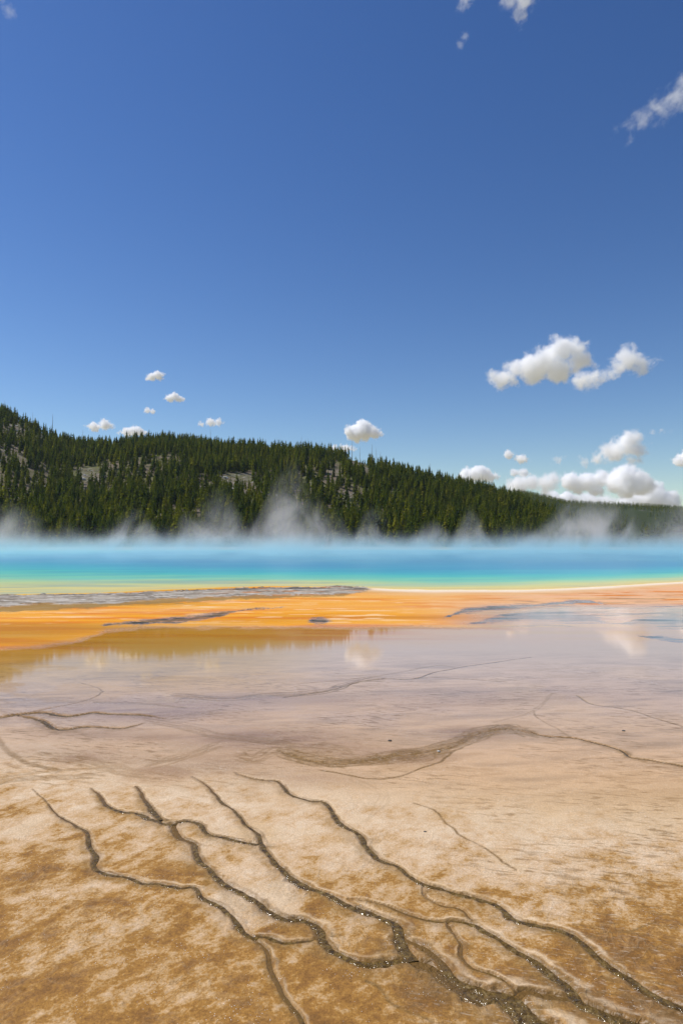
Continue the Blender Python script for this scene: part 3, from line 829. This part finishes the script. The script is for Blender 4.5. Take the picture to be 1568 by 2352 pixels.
def merge_trees(T, hgt, variants, seed, trunks=True):
    r = np.random.default_rng(seed)
    var = r.integers(0, len(variants), len(T))
    ang = r.random(len(T)) * 6.283; wid = .85 + .4 * r.random(len(T))
    lean = (r.random((len(T), 2)) - .5) * .06
    tint = np.clip(r.normal(.5, .24, len(T)), 0, 1)
    VV, FF, TT = [], [], []; off = 0
    for v, (v0, f0) in enumerate(variants):
        ii = np.where(var == v)[0]
        if not len(ii): continue
        c, s_ = np.cos(ang[ii])[:, None], np.sin(ang[ii])[:, None]
        h = hgt[ii][:, None]; w = wid[ii][:, None]
        x = (v0[:, 0] * c - v0[:, 1] * s_) * h * w + v0[:, 2] * h * lean[ii][:, :1]
        y = (v0[:, 0] * s_ + v0[:, 1] * c) * h * w + v0[:, 2] * h * lean[ii][:, 1:]
        z = v0[:, 2] * h
        V = np.stack([x + T[ii, 0][:, None], y + T[ii, 1][:, None], z + T[ii, 2][:, None] - .3], 2).reshape(-1, 3)
        F = (f0[None] + (np.arange(len(ii)) * len(v0))[:, None, None] + off).reshape(-1, 4)
        VV.append(V); FF.append(F); TT.append(np.repeat(tint[ii], len(v0))); off += len(V)
    nf = sum(len(f) for f in FF)
    if trunks:
        h = hgt[:, None]
        V = np.stack([TV[:, 0] * h * 1.1 + TV[:, 2] * h * lean[:, :1] + T[:, 0][:, None], TV[:, 1] * h * 1.1 + TV[:, 2] * h * lean[:, 1:] + T[:, 1][:, None], TV[:, 2] * h + T[:, 2][:, None] - .5], 2).reshape(-1, 3)
        F = (TF[None] + (np.arange(len(T)) * len(TV))[:, None, None] + off).reshape(-1, 4)
        VV.append(V); FF.append(F); TT.append(np.zeros(len(V)))
    me = mesh_np("forest", np.vstack(VV), np.vstack(FF))
    fattr(me, "tint", np.concatenate(TT))
    if trunks:
        mi = np.zeros(len(me.polygons), dtype=np.int32); mi[nf:] = 1
        return me, mi
    return me, None

fme, mi = merge_trees(T[mass], hgt[mass], VAR, 5)
fo = link("pine_forest", fme, needles_mass, kind="stuff", label="dense dark green pine forest covering the hillside behind the spring")
fme.materials.append(bark); fme.polygons.foreach_set("material_index", mi)

tr_me = mesh_np("pine_trunk", TV, TF, True)
cr_me = [mesh_np("pine_crown", *v) for v in VAR]
def pine(x, y, z, h, label, group, w=1.0, v=None):
    root = link("pine_tree", None, None, label=label, cat="tree", group=group, loc=(x, y, z - .3))
    root.scale = (h * w, h * w, h); root.rotation_euler = (random.uniform(-.02, .02), random.uniform(-.02, .02), random.uniform(0, 6.28))
    link("trunk", tr_me, bark if not tr_me.materials else None, root)
    m = cr_me[random.randrange(len(cr_me)) if v is None else v]
    link("crown", m, needles_obj if not m.materials else None, root)
    return root
for i in ind:
    x, y, z = T[i, :3]
    pine(x, y, z, hgt[i], "dark green pine in the front ranks at the foot of the forested hill", "front rank pines at the foot of the hill", random.uniform(.9, 1.25))
# a dark clump standing on the flats near the far right shore
for px_, py_, dx in ((1478, 1252, 0), (1488, 1251, 0), (1496, 1252, 0), (1504, 1251, 0), (1560, 1250, 0), (1566, 1251, 0)):
    x, y = (px_ - 784) / 1568 * 300, 300 + random.uniform(-6, 6)
    hh = 9.2 if px_ < 1550 else 15.0
    lab = "small bushy pine in the lone clump on the flats beyond the right shore" if px_ < 1550 else "tall dark pine cut by the right edge beyond the far shore"
    pine(x, y, 0.2, hh * random.uniform(.85, 1.1), lab, "lone pine clump on the flats" if px_ < 1550 else "tall pines at the right edge", 1.9, 4)

# far plateau woods
def keep_plat(X, Y, Z, px, py):
    t = (Y - np.interp(px, [900, 1200, 1300, 1568], [1000, 1020, 1120, 1240])) / 300
    cl_ = fbm(X * .012, Y * .012, 4, 75)
    prob = np.where(t > .8, .95, np.clip(.62 + (cl_ - .5) * 3.2, .05, .95))
    return (t > -.1) & (px > 1040) & (px < 1750) & (rng.random(len(X)) < prob)
P2 = scatter(plat_z, .12, .62, 1010, 1600, 6.5, keep_plat)
pm, _ = merge_trees(P2, 9 + 5 * rng.random(len(P2)), THIN, 9, False)
link("plateau_forest", pm, needles_mass, kind="stuff", label="distant dark forest along the low plateau at right")

# dead snags along the skyline
def snag_mesh(seed):
    r = random.Random(seed); bm = bmesh.new(); sides = 5
    lv = [(0, .020), (.3, .016), (.65, .010), (1.0, .004)]
    rings = []
    for z, rad in lv:
        ox, oy = (r.uniform(-.012, .012) * z, r.uniform(-.012, .012) * z)
        rings.append([bm.verts.new((ox + rad * math.cos(2 * math.pi * j / sides), oy + rad * math.sin(2 * math.pi * j / sides), z)) for j in range(sides)])
    for a, b in zip(rings, rings[1:]):
        for j in range(sides): bm.faces.new((a[j], a[(j + 1) % sides], b[(j + 1) % sides], b[j]))
    for _ in range(9):
        z = r.uniform(.4, .95); an = r.uniform(0, 6.28); L = r.uniform(.02, .07) * (1.3 - z); dx, dy = math.cos(an), math.sin(an)
        p = [(0, 0, z - .006), (0, 0, z + .006), (dx * L, dy * L, z + r.uniform(-.02, .03))]
        q = [(-dy * .005, dx * .005, z), (dy * .005, -dx * .005, z), (dx * L, dy * L, p[2][2] + .004)]
        for tri in (p, q): bm.faces.new([bm.verts.new(c) for c in tri])
    me = bpy.data.meshes.new("snag"); bm.to_mesh(me); bm.free(); return me
snags = [snag_mesh(k) for k in range(4)]
for m in snags: m.materials.append(deadwood)
SN = [(8, 940, 30), (72, 975, 32), (115, 1004, 50), (185, 1022, 34), (232, 1022, 24), (386, 1014, 22), (484, 1024, 38), (565, 1030, 24), (636, 1034, 28), (708, 1038, 30), (733, 1038, 26),
      (808, 1052, 40), (826, 1060, 30), (853, 1066, 46), (865, 1070, 40), (912, 1082, 24), (942, 1090, 26), (984, 1098, 28), (989, 1100, 36), (1034, 1110, 22), (1100, 1128, 30), (1108, 1130, 38),
      (1132, 1136, 34), (1166, 1148, 30), (1172, 1150, 34), (1178, 1152, 40), (1186, 1156, 26), (275, 1205, 40), (258, 1222, 34), (330, 1225, 30), (363, 1222, 26), (548, 1200, 30), (690, 1150, 34), (872, 1130, 34)]
for px_, py_, hp in SN:
    try:
        d_ = Dc_of(np.array([px_]))[0]
        if py_ < 1160:
            x, y = (px_ - 784) / 1568 * d_ * .985, d_ * .985; z = float(hill_z(np.array([x]), np.array([y]))[0])
        else:
            x, y, z = hill_hit(px_, py_)
        o = link("dead_tree", snags[random.randrange(4)], None,
                 label="bare grey snag standing up along the skyline of the hill" if py_ < 1160 else "pale bare snag among green pines low on the hill", cat="dead tree",
                 group="bare snags on the skyline" if py_ < 1160 else "bare snags low on the hill", loc=(x, y, z - .4))
        h = hp / 1568 * y + 3.5
        o.scale = (h * .8, h * .8, h); o.rotation_euler = (random.uniform(-.06, .06), random.uniform(-.06, .06), random.uniform(0, 6))
    except Exception as e: print("snag", e)

# pale boulders and fallen logs in the bare places
def rock_mesh(seed):
    r = random.Random(seed); bm = bmesh.new(); bmesh.ops.create_icosphere(bm, subdivisions=2, radius=1)
    for v in bm.verts:
        k = 1 + .35 * (r.random() - .5); v.co *= k; v.co.z *= .62
        if v.co.z < -.3: v.co.z = -.3
    me = bpy.data.meshes.new("boulder"); bm.to_mesh(me); bm.free(); return me
def plain_rock(name, c0, c1):
    s = NT(name); n = s.noise(s.pos(), 1.2, 5, .65); s.principled(s.mix(n, c0, c1), .9, .3, 1.4, s.bump(n, .5, .3)); return s.m
palerock = plain_rock("pale_boulder", (.38, .35, .31), (.68, .65, .60))
rocks = [rock_mesh(k) for k in range(4)]
for m in rocks: m.materials.append(palerock)
for k in range(46):
    cx, cy_, rx, ry, s_ = CLEAR[[0, 1, 2, 3, 4, 0, 2, 1, 9, 7, 12, 13, 10, 5, 19, 6][k % 16]]
    x, y, z = hill_hit(cx + random.uniform(-.9, .9) * rx, cy_ + random.uniform(-.8, .9) * ry)
    o = link("boulder", rocks[k % 4], None, label="pale angular boulder lying in a bare patch of the forested slope", cat="boulder", group="boulders on the bare slopes", loc=(x, y, z))
    q = random.uniform(.8, 2.1); o.scale = (q * random.uniform(.8, 1.5), q, q * random.uniform(.7, 1.3)); o.rotation_euler = (0, 0, random.uniform(0, 6))
def log_mesh():
    bm = bmesh.new(); sides = 6; prev = None
    for z, rad in ((0, .3), (2.5, .26), (5, .2), (8, .1)):
        ring = [bm.verts.new((z - 4, rad * math.cos(2 * math.pi * j / sides), rad * math.sin(2 * math.pi * j / sides))) for j in range(sides)]
        if prev:
            for j in range(sides): bm.faces.new((prev[j], prev[(j + 1) % sides], ring[(j + 1) % sides], ring[j]))
        else: bm.faces.new(ring)
        prev = ring
    bm.faces.new(prev)
    me = bpy.data.meshes.new("fallen_log"); bm.to_mesh(me); bm.free(); return me
lm = log_mesh(); lm.materials.append(deadwood)
for k in range(16):
    cx, cy_, rx, ry, s_ = CLEAR[[0, 2, 0, 3, 10, 9, 7, 12][k % 8]]
    x, y, z = hill_hit(cx + random.uniform(-.9, .9) * rx, cy_ + random.uniform(-.8, .9) * ry)
    o = link("fallen_log", lm, None, label="grey fallen log lying across a bare patch of the slope", cat="log", group="fallen logs on the slope", loc=(x, y, z + .25))
    o.rotation_euler = (random.uniform(-.1, .1), random.uniform(-.35, .35), random.uniform(-.8, .8))

# ------------------------------------------------------------------ visitors at the overlook
def person_mesh():
    """standing figure grown from a jointed skeleton"""
    J = [(0, 0, .95, .13), (0, .01, 1.15, .125), (0, 0, 1.36, .15), (0, 0, 1.48, .06), (0, -.01, 1.58, .085), (0, -.01, 1.68, .085),
         (.1, 0, .88, .095), (.11, -.01, .50, .062), (.11, .02, .09, .045), (.12, -.12, .03, .035),
         (-.1, 0, .88, .095), (-.11, -.01, .50, .062), (-.12, .02, .09, .045), (-.13, -.12, .03, .035),
         (.19, 0, 1.40, .06), (.25, .02, 1.13, .045), (.24, -.06, .88, .032), (.24, -.09, .78, .03),
         (-.19, 0, 1.40, .06), (-.25, .02, 1.13, .045), (-.24, -.06, .88, .032), (-.24, -.09, .78, .03)]
    E_ = [(0, 1), (1, 2), (2, 3), (3, 4), (4, 5), (0, 6), (6, 7), (7, 8), (8, 9), (0, 10), (10, 11), (11, 12), (12, 13), (2, 14), (14, 15), (15, 16), (16, 17), (2, 18), (18, 19), (19, 20), (20, 21)]
    me = bpy.data.meshes.new("skeleton"); me.from_pydata([j[:3] for j in J], E_, [])
    o = bpy.data.objects.new("skeleton", me); col.objects.link(o)
    o.modifiers.new("skin", 'SKIN'); o.modifiers.new("sub", 'SUBSURF').levels = 1
    for v, j in zip(me.skin_vertices[0].data, J): v.radius = (j[3], j[3])
    me.skin_vertices[0].data[0].use_root = True
    bpy.context.view_layer.update()
    out = bpy.data.meshes.new_from_object(o.evaluated_get(bpy.context.evaluated_depsgraph_get()))
    bpy.data.objects.remove(o); return out
def flat(name, c):
    s = NT(name); n = s.noise(s.pos(), 9, 2); s.principled(s.mix(n, tuple(x * .85 for x in c), tuple(min(1, x * 1.12) for x in c)), .85, .3); return s.m
base_person = person_mesh()
skin = flat("skin", (.50, .32, .23))
SH = {"white": (.75, .75, .73), "red": (.5, .06, .05), "navy": (.03, .05, .14), "black": (.02, .02, .022), "grey": (.3, .3, .32), "pink": (.6, .28, .34), "blue": (.10, .22, .5)}
PT = [flat("trousers_dark", (.04, .05, .08)), flat("trousers_khaki", (.30, .24, .16))]
hairm = flat("hair", (.05, .035, .025))
def hair_mesh():
    bm = bmesh.new(); bmesh.ops.create_icosphere(bm, subdivisions=2, radius=.11)
    for v in list(bm.verts):
        if v.co.z < -.02 and v.co.y < .02: bm.verts.remove(v)
    for v in bm.verts: v.co.z = v.co.z * 1.05 + 1.70; v.co.y += .012
    me = bpy.data.meshes.new("hair"); bm.to_mesh(me); bm.free(); me.materials.append(hairm); return me
hair = hair_mesh()
cen = np.array([sum((base_person.vertices[i].co for i in p.vertices), base_person.vertices[0].co * 0) / len(p.vertices) for p in base_person.polygons])
pm_ = {}
for name, c in SH.items():
    m = base_person.copy(); m.name = "person_" + name
    for mm in (skin, flat("shirt_" + name, c), PT[len(pm_) % 2]): m.materials.append(mm)
    idx = np.where(cen[:, 2] < .1, 2, np.where((cen[:, 2] < .96) & (np.abs(cen[:, 0]) < .2), 2, np.where((cen[:, 2] < 1.46) & ((np.abs(cen[:, 0]) < .22) | (cen[:, 2] > 1.15)), 1, 0))).astype(np.int32)
    m.polygons.foreach_set("material_index", idx); m.polygons.foreach_set("use_smooth", np.ones(len(idx), bool)); pm_[name] = m
ox, oy, oz = hill_hit(200, 1083)
names = list(SH)
for k in range(15):
    nm = names[(k * 3) % len(names)]
    x = (178 + k * 3.2 + random.uniform(-.8, .8) - 784) / 1568 * oy; y = oy + random.uniform(-1, 1.2)
    z = float(hill_z(np.array([x]), np.array([y]))[0])
    o = link("person", pm_[nm], None, label="tiny visitor in a %s top in the row at the hillside overlook" % nm, cat="person", group="visitors at the overlook in %s tops" % nm, loc=(x, y, z))
    o.rotation_euler = (0, 0, random.uniform(-.7, .7)); q = random.uniform(.92, 1.06); o.scale = (q, q, q)
    link("hair", hair, None, o)

# ------------------------------------------------------------------ pebbles on the crust
darkrock = plain_rock("dark_pebble", (.05, .045, .04), (.13, .12, .11))
for k, (px_, py_, r_, lab) in enumerate(((895, 1702, .018, "dark pebble on pale crust above the brown fan of streaks"), (976, 1911, .010, "tiny black pebble on tan crust right of the uppermost channel"),
                                         (1431, 1679, .016, "flat dark pebble on pale crust near the right rivulet"), (1007, 1726, .014, "whitish pebble at the end of the brown fan"))):
    x, y = ground_at(px_, py_)
    m = rock_mesh(20 + k); m.materials.append(palerock if k == 3 else darkrock)
    o = link("pebble", m, None, label=lab, cat="pebble", loc=(x, y, r_ * .25)); o.scale = (r_ * 1.2, r_, r_ * .9)

# ------------------------------------------------------------------ steam over the pool
PL = [  # plume: picture column, top row, half width in picture units, depth
    (650, 1085, 58, 125), (700, 1165, 60, 120), (490, 1160, 60, 130), (575, 1200, 30, 115), (10, 1185, 80, 120), (150, 1212, 44, 125), (300, 1195, 50, 140), (850, 1185, 40, 130),
    (985, 1214, 50, 125), (1075, 1190, 34, 140), (1190, 1220, 40, 130), (1340, 1168, 84, 150), (1540, 1165, 46, 140), (760, 1195, 40, 110), (420, 1200, 40, 120)]
PL = PL[:1] + [(a, b - 26, c, d) for a, b, c, d in PL[1:]]
PLW = [((px - 784) / 1568 * d, d, (1246 - py) / 1568 * d * 1.45, w / 1568 * d * 1.25) for px, py, w, d in PL]

def steam_top(X, Y):
    h = np.full_like(X, 7.0)
    for cx, cy_, ht, w in PLW:
        h = np.maximum(h, 5.5 + (ht - 3.0) * np.exp(-((X - cx) / (w * 1.5)) ** 2 - ((Y - cy_) / (w * 3.0)) ** 2))
    return h

def build_steam():
    u = np.linspace(-.78, .78, 120); ys = np.linspace(0, 1, 46)
    Y = 46 + (206 - 46) * ys[:, None] + 0 * u[None, :]
    X = u[None, :] * (Y * .75 + 30)
    top = steam_top(X.ravel(), Y.ravel())
    nr, nc = Y.shape
    Vt = np.column_stack([X.ravel(), Y.ravel(), top]); Vb = np.column_stack([X.ravel(), Y.ravel(), np.full(X.size, .05)])
    F = grid_faces(nr, nc); n = X.size
    loop = list(range(nc)) + [nc * i + nc - 1 for i in range(1, nr)] + [nc * (nr - 1) + j for j in range(nc - 2, -1, -1)] + [nc * i for i in range(nr - 2, 0, -1)]
    sides = [(a + n, b + n, b, a) for a, b in zip(loop, loop[1:] + loop[:1])]
    return mesh_np("steam", np.vstack([Vt, Vb]), np.vstack([F, F[:, ::-1] + n, np.array(sides)]))

def steam_material():
    s = NT("steam_volume")
    P = s.pos(); x, y, z = s.xyz(P)
    # ceiling of the steam, raised by the plumes
    top = None
    for cx, cy_, ht, w in PLW:
        ax = s.math('POWER', s.math('DIVIDE', s.math('SUBTRACT', s.math('SUBTRACT', x, cx), s.math('MULTIPLY', z, .10)), w), 2.0)
        ay = s.math('POWER', s.math('DIVIDE', s.math('SUBTRACT', y, cy_), w * 2.4), 2.0)
        g = s.math('MULTIPLY', s.math('EXPONENT', s.math('MULTIPLY', s.math('ADD', ax, ay), -1.0)), ht)
        top = g if top is None else s.math('MAXIMUM', top, g)
    n = s.noise(s.mapping(P, (0, R(24), 0), (1, .6, .68)), .15, 6, .64, 1.1)
    n2 = s.noise(s.mapping(P, (0, 0, 0), (1, .6, .6)), .06, 3, .5)
    wis = s.mapr(n, .42, .68)
    # low veil hugging the water
    veil = s.math('MULTIPLY', s.math('EXPONENT', s.math('DIVIDE', z, -1.4)), s.math('MULTIPLY', s.mapr(n2, .3, .65, .3, 1.0), s.mapr(n, .36, .66, .45, 1.45)))
    veil = s.math('MULTIPLY', veil, s.mapr(z, 2.6, 4.4, 1.0, 0.0))
    hz = s.math('DIVIDE', z, s.math('MAXIMUM', top, .5))
    plume = s.math('MULTIPLY', s.mapr(hz, .25, 1.05, 1.0, 0.0), s.mapr(top, .8, 4.0))
    plume = s.math('MULTIPLY', plume, wis)
    low = s.math('MULTIPLY', s.mapr(z, .4, s.mapr(n2, .35, .65, 1.8, 5.5), 1.0, 0.0), s.math('MULTIPLY', s.mapr(n, .44, .66), s.mapr(n2, .38, .56, .5, 1.0)))
    edge = s.math('MULTIPLY', s.mapr(y, 48, 100), s.mapr(y, 204, 175))
    d = s.math('ADD', s.math('MULTIPLY', veil, .030), s.math('ADD', s.math('MULTIPLY', plume, .10), s.math('MULTIPLY', low, .016)))
    d = s.math('MULTIPLY', d, edge)
    colr = s.mix(s.mapr(z, .4, 4.6), (.62, .89, .93), (1.0, .84, .74))  # pool's blue light below and warm ground light above, painted into steam colour
    s.volume(d, colr, .25)
    s.m.cycles.homogeneous_volume = False
    s.m.cycles.volume_step_rate = .16
    return s.m
link("steam", build_steam(), steam_material(), kind="stuff", label="white and bluish steam drifting off the hot spring in wisps")

# ------------------------------------------------------------------ clouds
def cloud(px, py, dist, blobs, label, dens=9.0, wisp=0.0, group=None, soft=1.0):
    """blobs: (dx, dy, r) in picture units around (px, py)"""
    ext = max(max(abs(b[0]) + b[2], abs(b[1]) + b[2]) for b in blobs)
    d = ray(px, py); d = d / np.linalg.norm(d); c = np.array([0, 0, CAM_H]) + d * dist
    unit = ext / 1568 * dist / math.sqrt(1 / (1 + ((px - 784) / 1568) ** 2 + ((1176 - py) / 1568) ** 2)) * 0 + ext / 1568 * dist
    r = random.Random(int(px * 7 + py))
    small = ext < 36
    if dist >= 12000: blobs = [(a_, b_, c_ * 1.38) for a_, b_, c_ in blobs]; ext *= 1.15
    S = []; WA = .60 + .35 * wisp + (.26 if small else 0)
    for bx, by, br in blobs:
        S.append((bx / ext, r.uniform(-.3, .3) * br / ext, -by / ext, br / ext))
        if not wisp:
            if small:
                for _ in range(3):
                    S.append((bx / ext + r.uniform(-1.3, 1.3) * br / ext, r.uniform(-.6, .6) * br / ext, -by / ext + r.uniform(-.35, .15) * br / ext, br / ext * r.uniform(.35, .6)))
            for a in (r.uniform(.2, 1.4), r.uniform(1.7, 2.9)):
                S.append((bx / ext + math.cos(a) * br / ext * .95, r.uniform(-.6, .6) * br / ext, -by / ext + (math.sin(a) * .45 - .2) * br / ext, br / ext * r.uniform(.5, .75)))
    bm = bmesh.new()
    from mathutils import Matrix
    for x, y, z, q in S:
        bmesh.ops.create_icosphere(bm, subdivisions=3, radius=q * 1.12 + .05, matrix=Matrix.Translation((x, y, z)))
    me = bpy.data.meshes.new("cloud"); bm.to_mesh(me); bm.free()
    tmp = bpy.data.objects.new("tmp", me); col.objects.link(tmp)
    md = tmp.modifiers.new("rm", 'REMESH'); md.mode = 'VOXEL'; md.voxel_size = .045
    bpy.context.view_layer.update()
    out = bpy.data.meshes.new_from_object(tmp.evaluated_get(bpy.context.evaluated_depsgraph_get()))
    bpy.data.objects.remove(tmp); out.name = "cloud"
    s = NT("cloud_volume")
    P = s.obj(); seed = r.uniform(0, 50)
    Pn = s.vmath('ADD', P, (seed, seed * .7, 3))
    nd = s.n('ShaderNodeTexNoise'); s.put(nd.inputs['Vector'], Pn); nd.inputs['Scale'].default_value = 3.2; nd.inputs['Detail'].default_value = 5; nd.inputs['Roughness'].default_value = .62
    wv = s.vmath('MULTIPLY', s.vmath('SUBTRACT', nd.outputs['Color'], (.5, .5, .5)), (WA, WA, WA))
    Pw = s.vmath('ADD', P, wv)
    f = None
    for x, y, z, q in S:
        g = s.math('SUBTRACT', 1.0, s.math('DIVIDE', s.vmath('DISTANCE', Pw, (x, y, z)), q * 1.12))
        g = s.math('MULTIPLY', g, q)                         # depth below the blob's skin, in units
        f = g if f is None else s.math('MAXIMUM', f, g)
    det = s.noise(s.mapping(Pn, (0, R(-25), 0), (1, 1, 1) if not wisp else (.45, 1, 1.7)), 7.0 if not wisp else 3.4, 6, .65, .3 + wisp)
    amp = (.42 if small else .32) + wisp * .42
    det = s.math('ADD', s.math('MULTIPLY', det, .72), s.math('MULTIPLY', s.noise(Pn, 19.0, 4, .65), .28))
    fld = s.math('SUBTRACT', f, s.math('MULTIPLY', s.math('SUBTRACT', det, .30), amp))
    den = s.mapr(fld, 0.0, .19 * soft + wisp * .22)
    den = s.math('MULTIPLY', den, dens * (1.0 if wisp else 1.0 if small else 1.5) / unit)
    s.volume(den, (1, 1, 1), .0)
    s.m.cycles.volume_step_rate = .25
    o = link("cloud", out, s.m, label=label, cat="cloud", group=group, loc=tuple(c))
    o.scale = (unit, unit, unit)
    o.rotation_euler = (0, 0, -math.atan2(c[0], c[1]))
    return o

A = "clouds"
cloud(1238, 832, 5200, [(-80, 28, 28), (-50, 10, 30), (-15, 14, 36), (10, 2, 36), (45, -22, 36), (75, -22, 30), (85, 5, 30), (40, 18, 34), (-60, 34, 22)], "large bright white cumulus rising to the right, alone in the right sky", 14)
cloud(1405, 845, 5400, [(30, -20, 32), (55, 0, 26), (76, -6, 16), (10, 2, 26), (-28, 18, 22), (-58, 24, 26), (-8, 14, 22), (-38, 20, 24), (-86, 22, 14)], "softer white cloud with a detached lower left puff, right of the large bright cumulus", 8)
cloud(1388, 1040, 9000, [(48, -18, 34), (62, 2, 26), (20, 0, 30), (-15, 14, 22), (-45, 20, 18), (-90, 10, 19), (72, -25, 14), (50, 22, 18)], "tall white cumulus tower above the cloud bank at right", 14)
cloud(1440, 1108, 12000, [(0, -14, 26), (-28, 0, 22), (30, 4, 24), (-5, 14, 22), (55, 14, 14)], "rounded cloud in the bank just below the tall cumulus tower", 10)
cloud(1345, 1105, 12500, [(-35, 0, 20), (0, 2, 20), (35, -6, 18), (25, 22, 16), (-20, 22, 14)], "flat topped cloud left of the middle of the right bank", 9)
cloud(1240, 1105, 12500, [(-50, 10, 24), (-20, 4, 20), (32, -6, 20), (12, 10, 22), (-70, 18, 16)], "cloud with a small knob at the left end of the right bank", 10)
cloud(1190, 1085, 13000, [(-10, 0, 9), (12, 2, 10)], "small thin cloud shred over the left end of the bank", 5)
cloud(1095, 1090, 12500, [(-25, 4, 18), (5, -2, 18), (30, 6, 14)], "white cloud peeping over the descending ridge behind snags", 10)
cloud(1385, 1150, 14000, [(-70, 10, 22), (-35, 0, 24), (0, 6, 24), (40, 12, 20)], "low cloud resting on the plateau skyline", 10)
cloud(1490, 1146, 14000, [(-40, 6, 22), (0, -6, 28), (40, 6, 24), (20, -30, 14)], "low broad cloud on the plateau skyline toward the right", 9)
cloud(1285, 1140, 14000, [(-20, 4, 16), (15, 8, 16)], "low cloud just above the right end of the ridge", 9)
cloud(1184, 1050, 9500, [(-16, -6, 13), (10, 4, 13), (18, 6, 11)], "small twin puff left of the tall cumulus tower", 9)
cloud(838, 990, 8500, [(-22, 6, 22), (-4, -8, 20), (18, 4, 18), (38, 10, 9), (0, 10, 18)], "single white cumulus just above the middle of the ridge", 13)
cloud(354, 865, 6500, [(-13, 6, 7), (-4, 1, 10), (7, -5, 11), (14, 3, 7)], "topmost of the small puffs over the left hill", 9)
cloud(399, 911, 7000, [(-8, 4, 10), (2, -2, 10), (12, 5, 9)], "small flat based puff, second down over the left hill", 9)
cloud(345, 943, 7500, [(-6, 0, 8), (6, 2, 7)], "faintest tiny puff over the left hill", 3.5)
cloud(233, 977, 8000, [(-14, 4, 13), (8, -2, 14), (20, 0, 9)], "small white cloud leftmost over the dip in the ridge", 9)
cloud(308, 990, 8200, [(-14, 4, 13), (4, 0, 14), (18, 4, 10)], "small white cloud touching the treetops right of the dip", 10)
cloud(483, 971, 8000, [(-20, 3, 9), (0, 0, 12), (18, -2, 11)], "long small white cloud above the left half of the ridge", 8)
cloud(787, 1027, 9500, [(-20, 4, 12), (5, 2, 13), (25, 4, 9)], "white cloud mostly hidden behind the middle ridge treetops", 10)
cloud(1563, 1056, 10000, [(0, 2, 16), (14, -6, 18)], "cloud cut by the right edge beside the tall tower", 9)
cloud(1512, 991, 9000, [(-12, 1, 9), (6, 0, 10), (22, 1, 8)], "faint grey wisp high to the right of the tall tower", 2.5, .3)
cloud(1505, 250, 3600, [(-92, 38, 18), (-70, 28, 24), (-45, 19, 28), (-20, 9, 31), (8, -2, 34), (34, -15, 37), (60, -27, 41), (90, -42, 46)], "long torn streak of cloud slanting up to the upper right edge", 7, .3)
cloud(1196, 8, 3300, [(-20, -14, 26), (5, -8, 28), (22, -26, 26), (-2, 18, 22), (2, 36, 14)], "ragged triangular cloud hanging from the top edge", 3.6, .95)
cloud(1068, 0, 3300, [(0, -4, 20), (-6, 14, 15), (16, -10, 14)], "small ragged wisp at the top edge left of the triangular one", 1.4, 1.1)
cloud(1061, 92, 3400, [(-4, 6, 11), (5, -6, 11)], "tiny faint wisp below the top edge wisps", .5, .9)
cloud(14, 14, 3400, [(-10, -10, 14), (6, 6, 16)], "faint wisp in the top left corner", .45, .9)

# ------------------------------------------------------------------ air
s = NT("air"); s.volume(.000032, (.72, .85, 1.0), .3)
x0, x1, y0, y1, z0, z1 = -9000, 9000, -400, 3300, -3, 190
hv = [(x, y, z) for z in (z0, z1) for y in (y0, y1) for x in (x0, x1)]
hf = [(0, 2, 3, 1), (4, 5, 7, 6), (0, 1, 5, 4), (2, 6, 7, 3), (0, 4, 6, 2), (1, 3, 7, 5)]
USE_HAZE = True
if USE_HAZE: link("haze", mesh_np("haze", np.array(hv, float), np.array(hf)), s.m, kind="stuff")
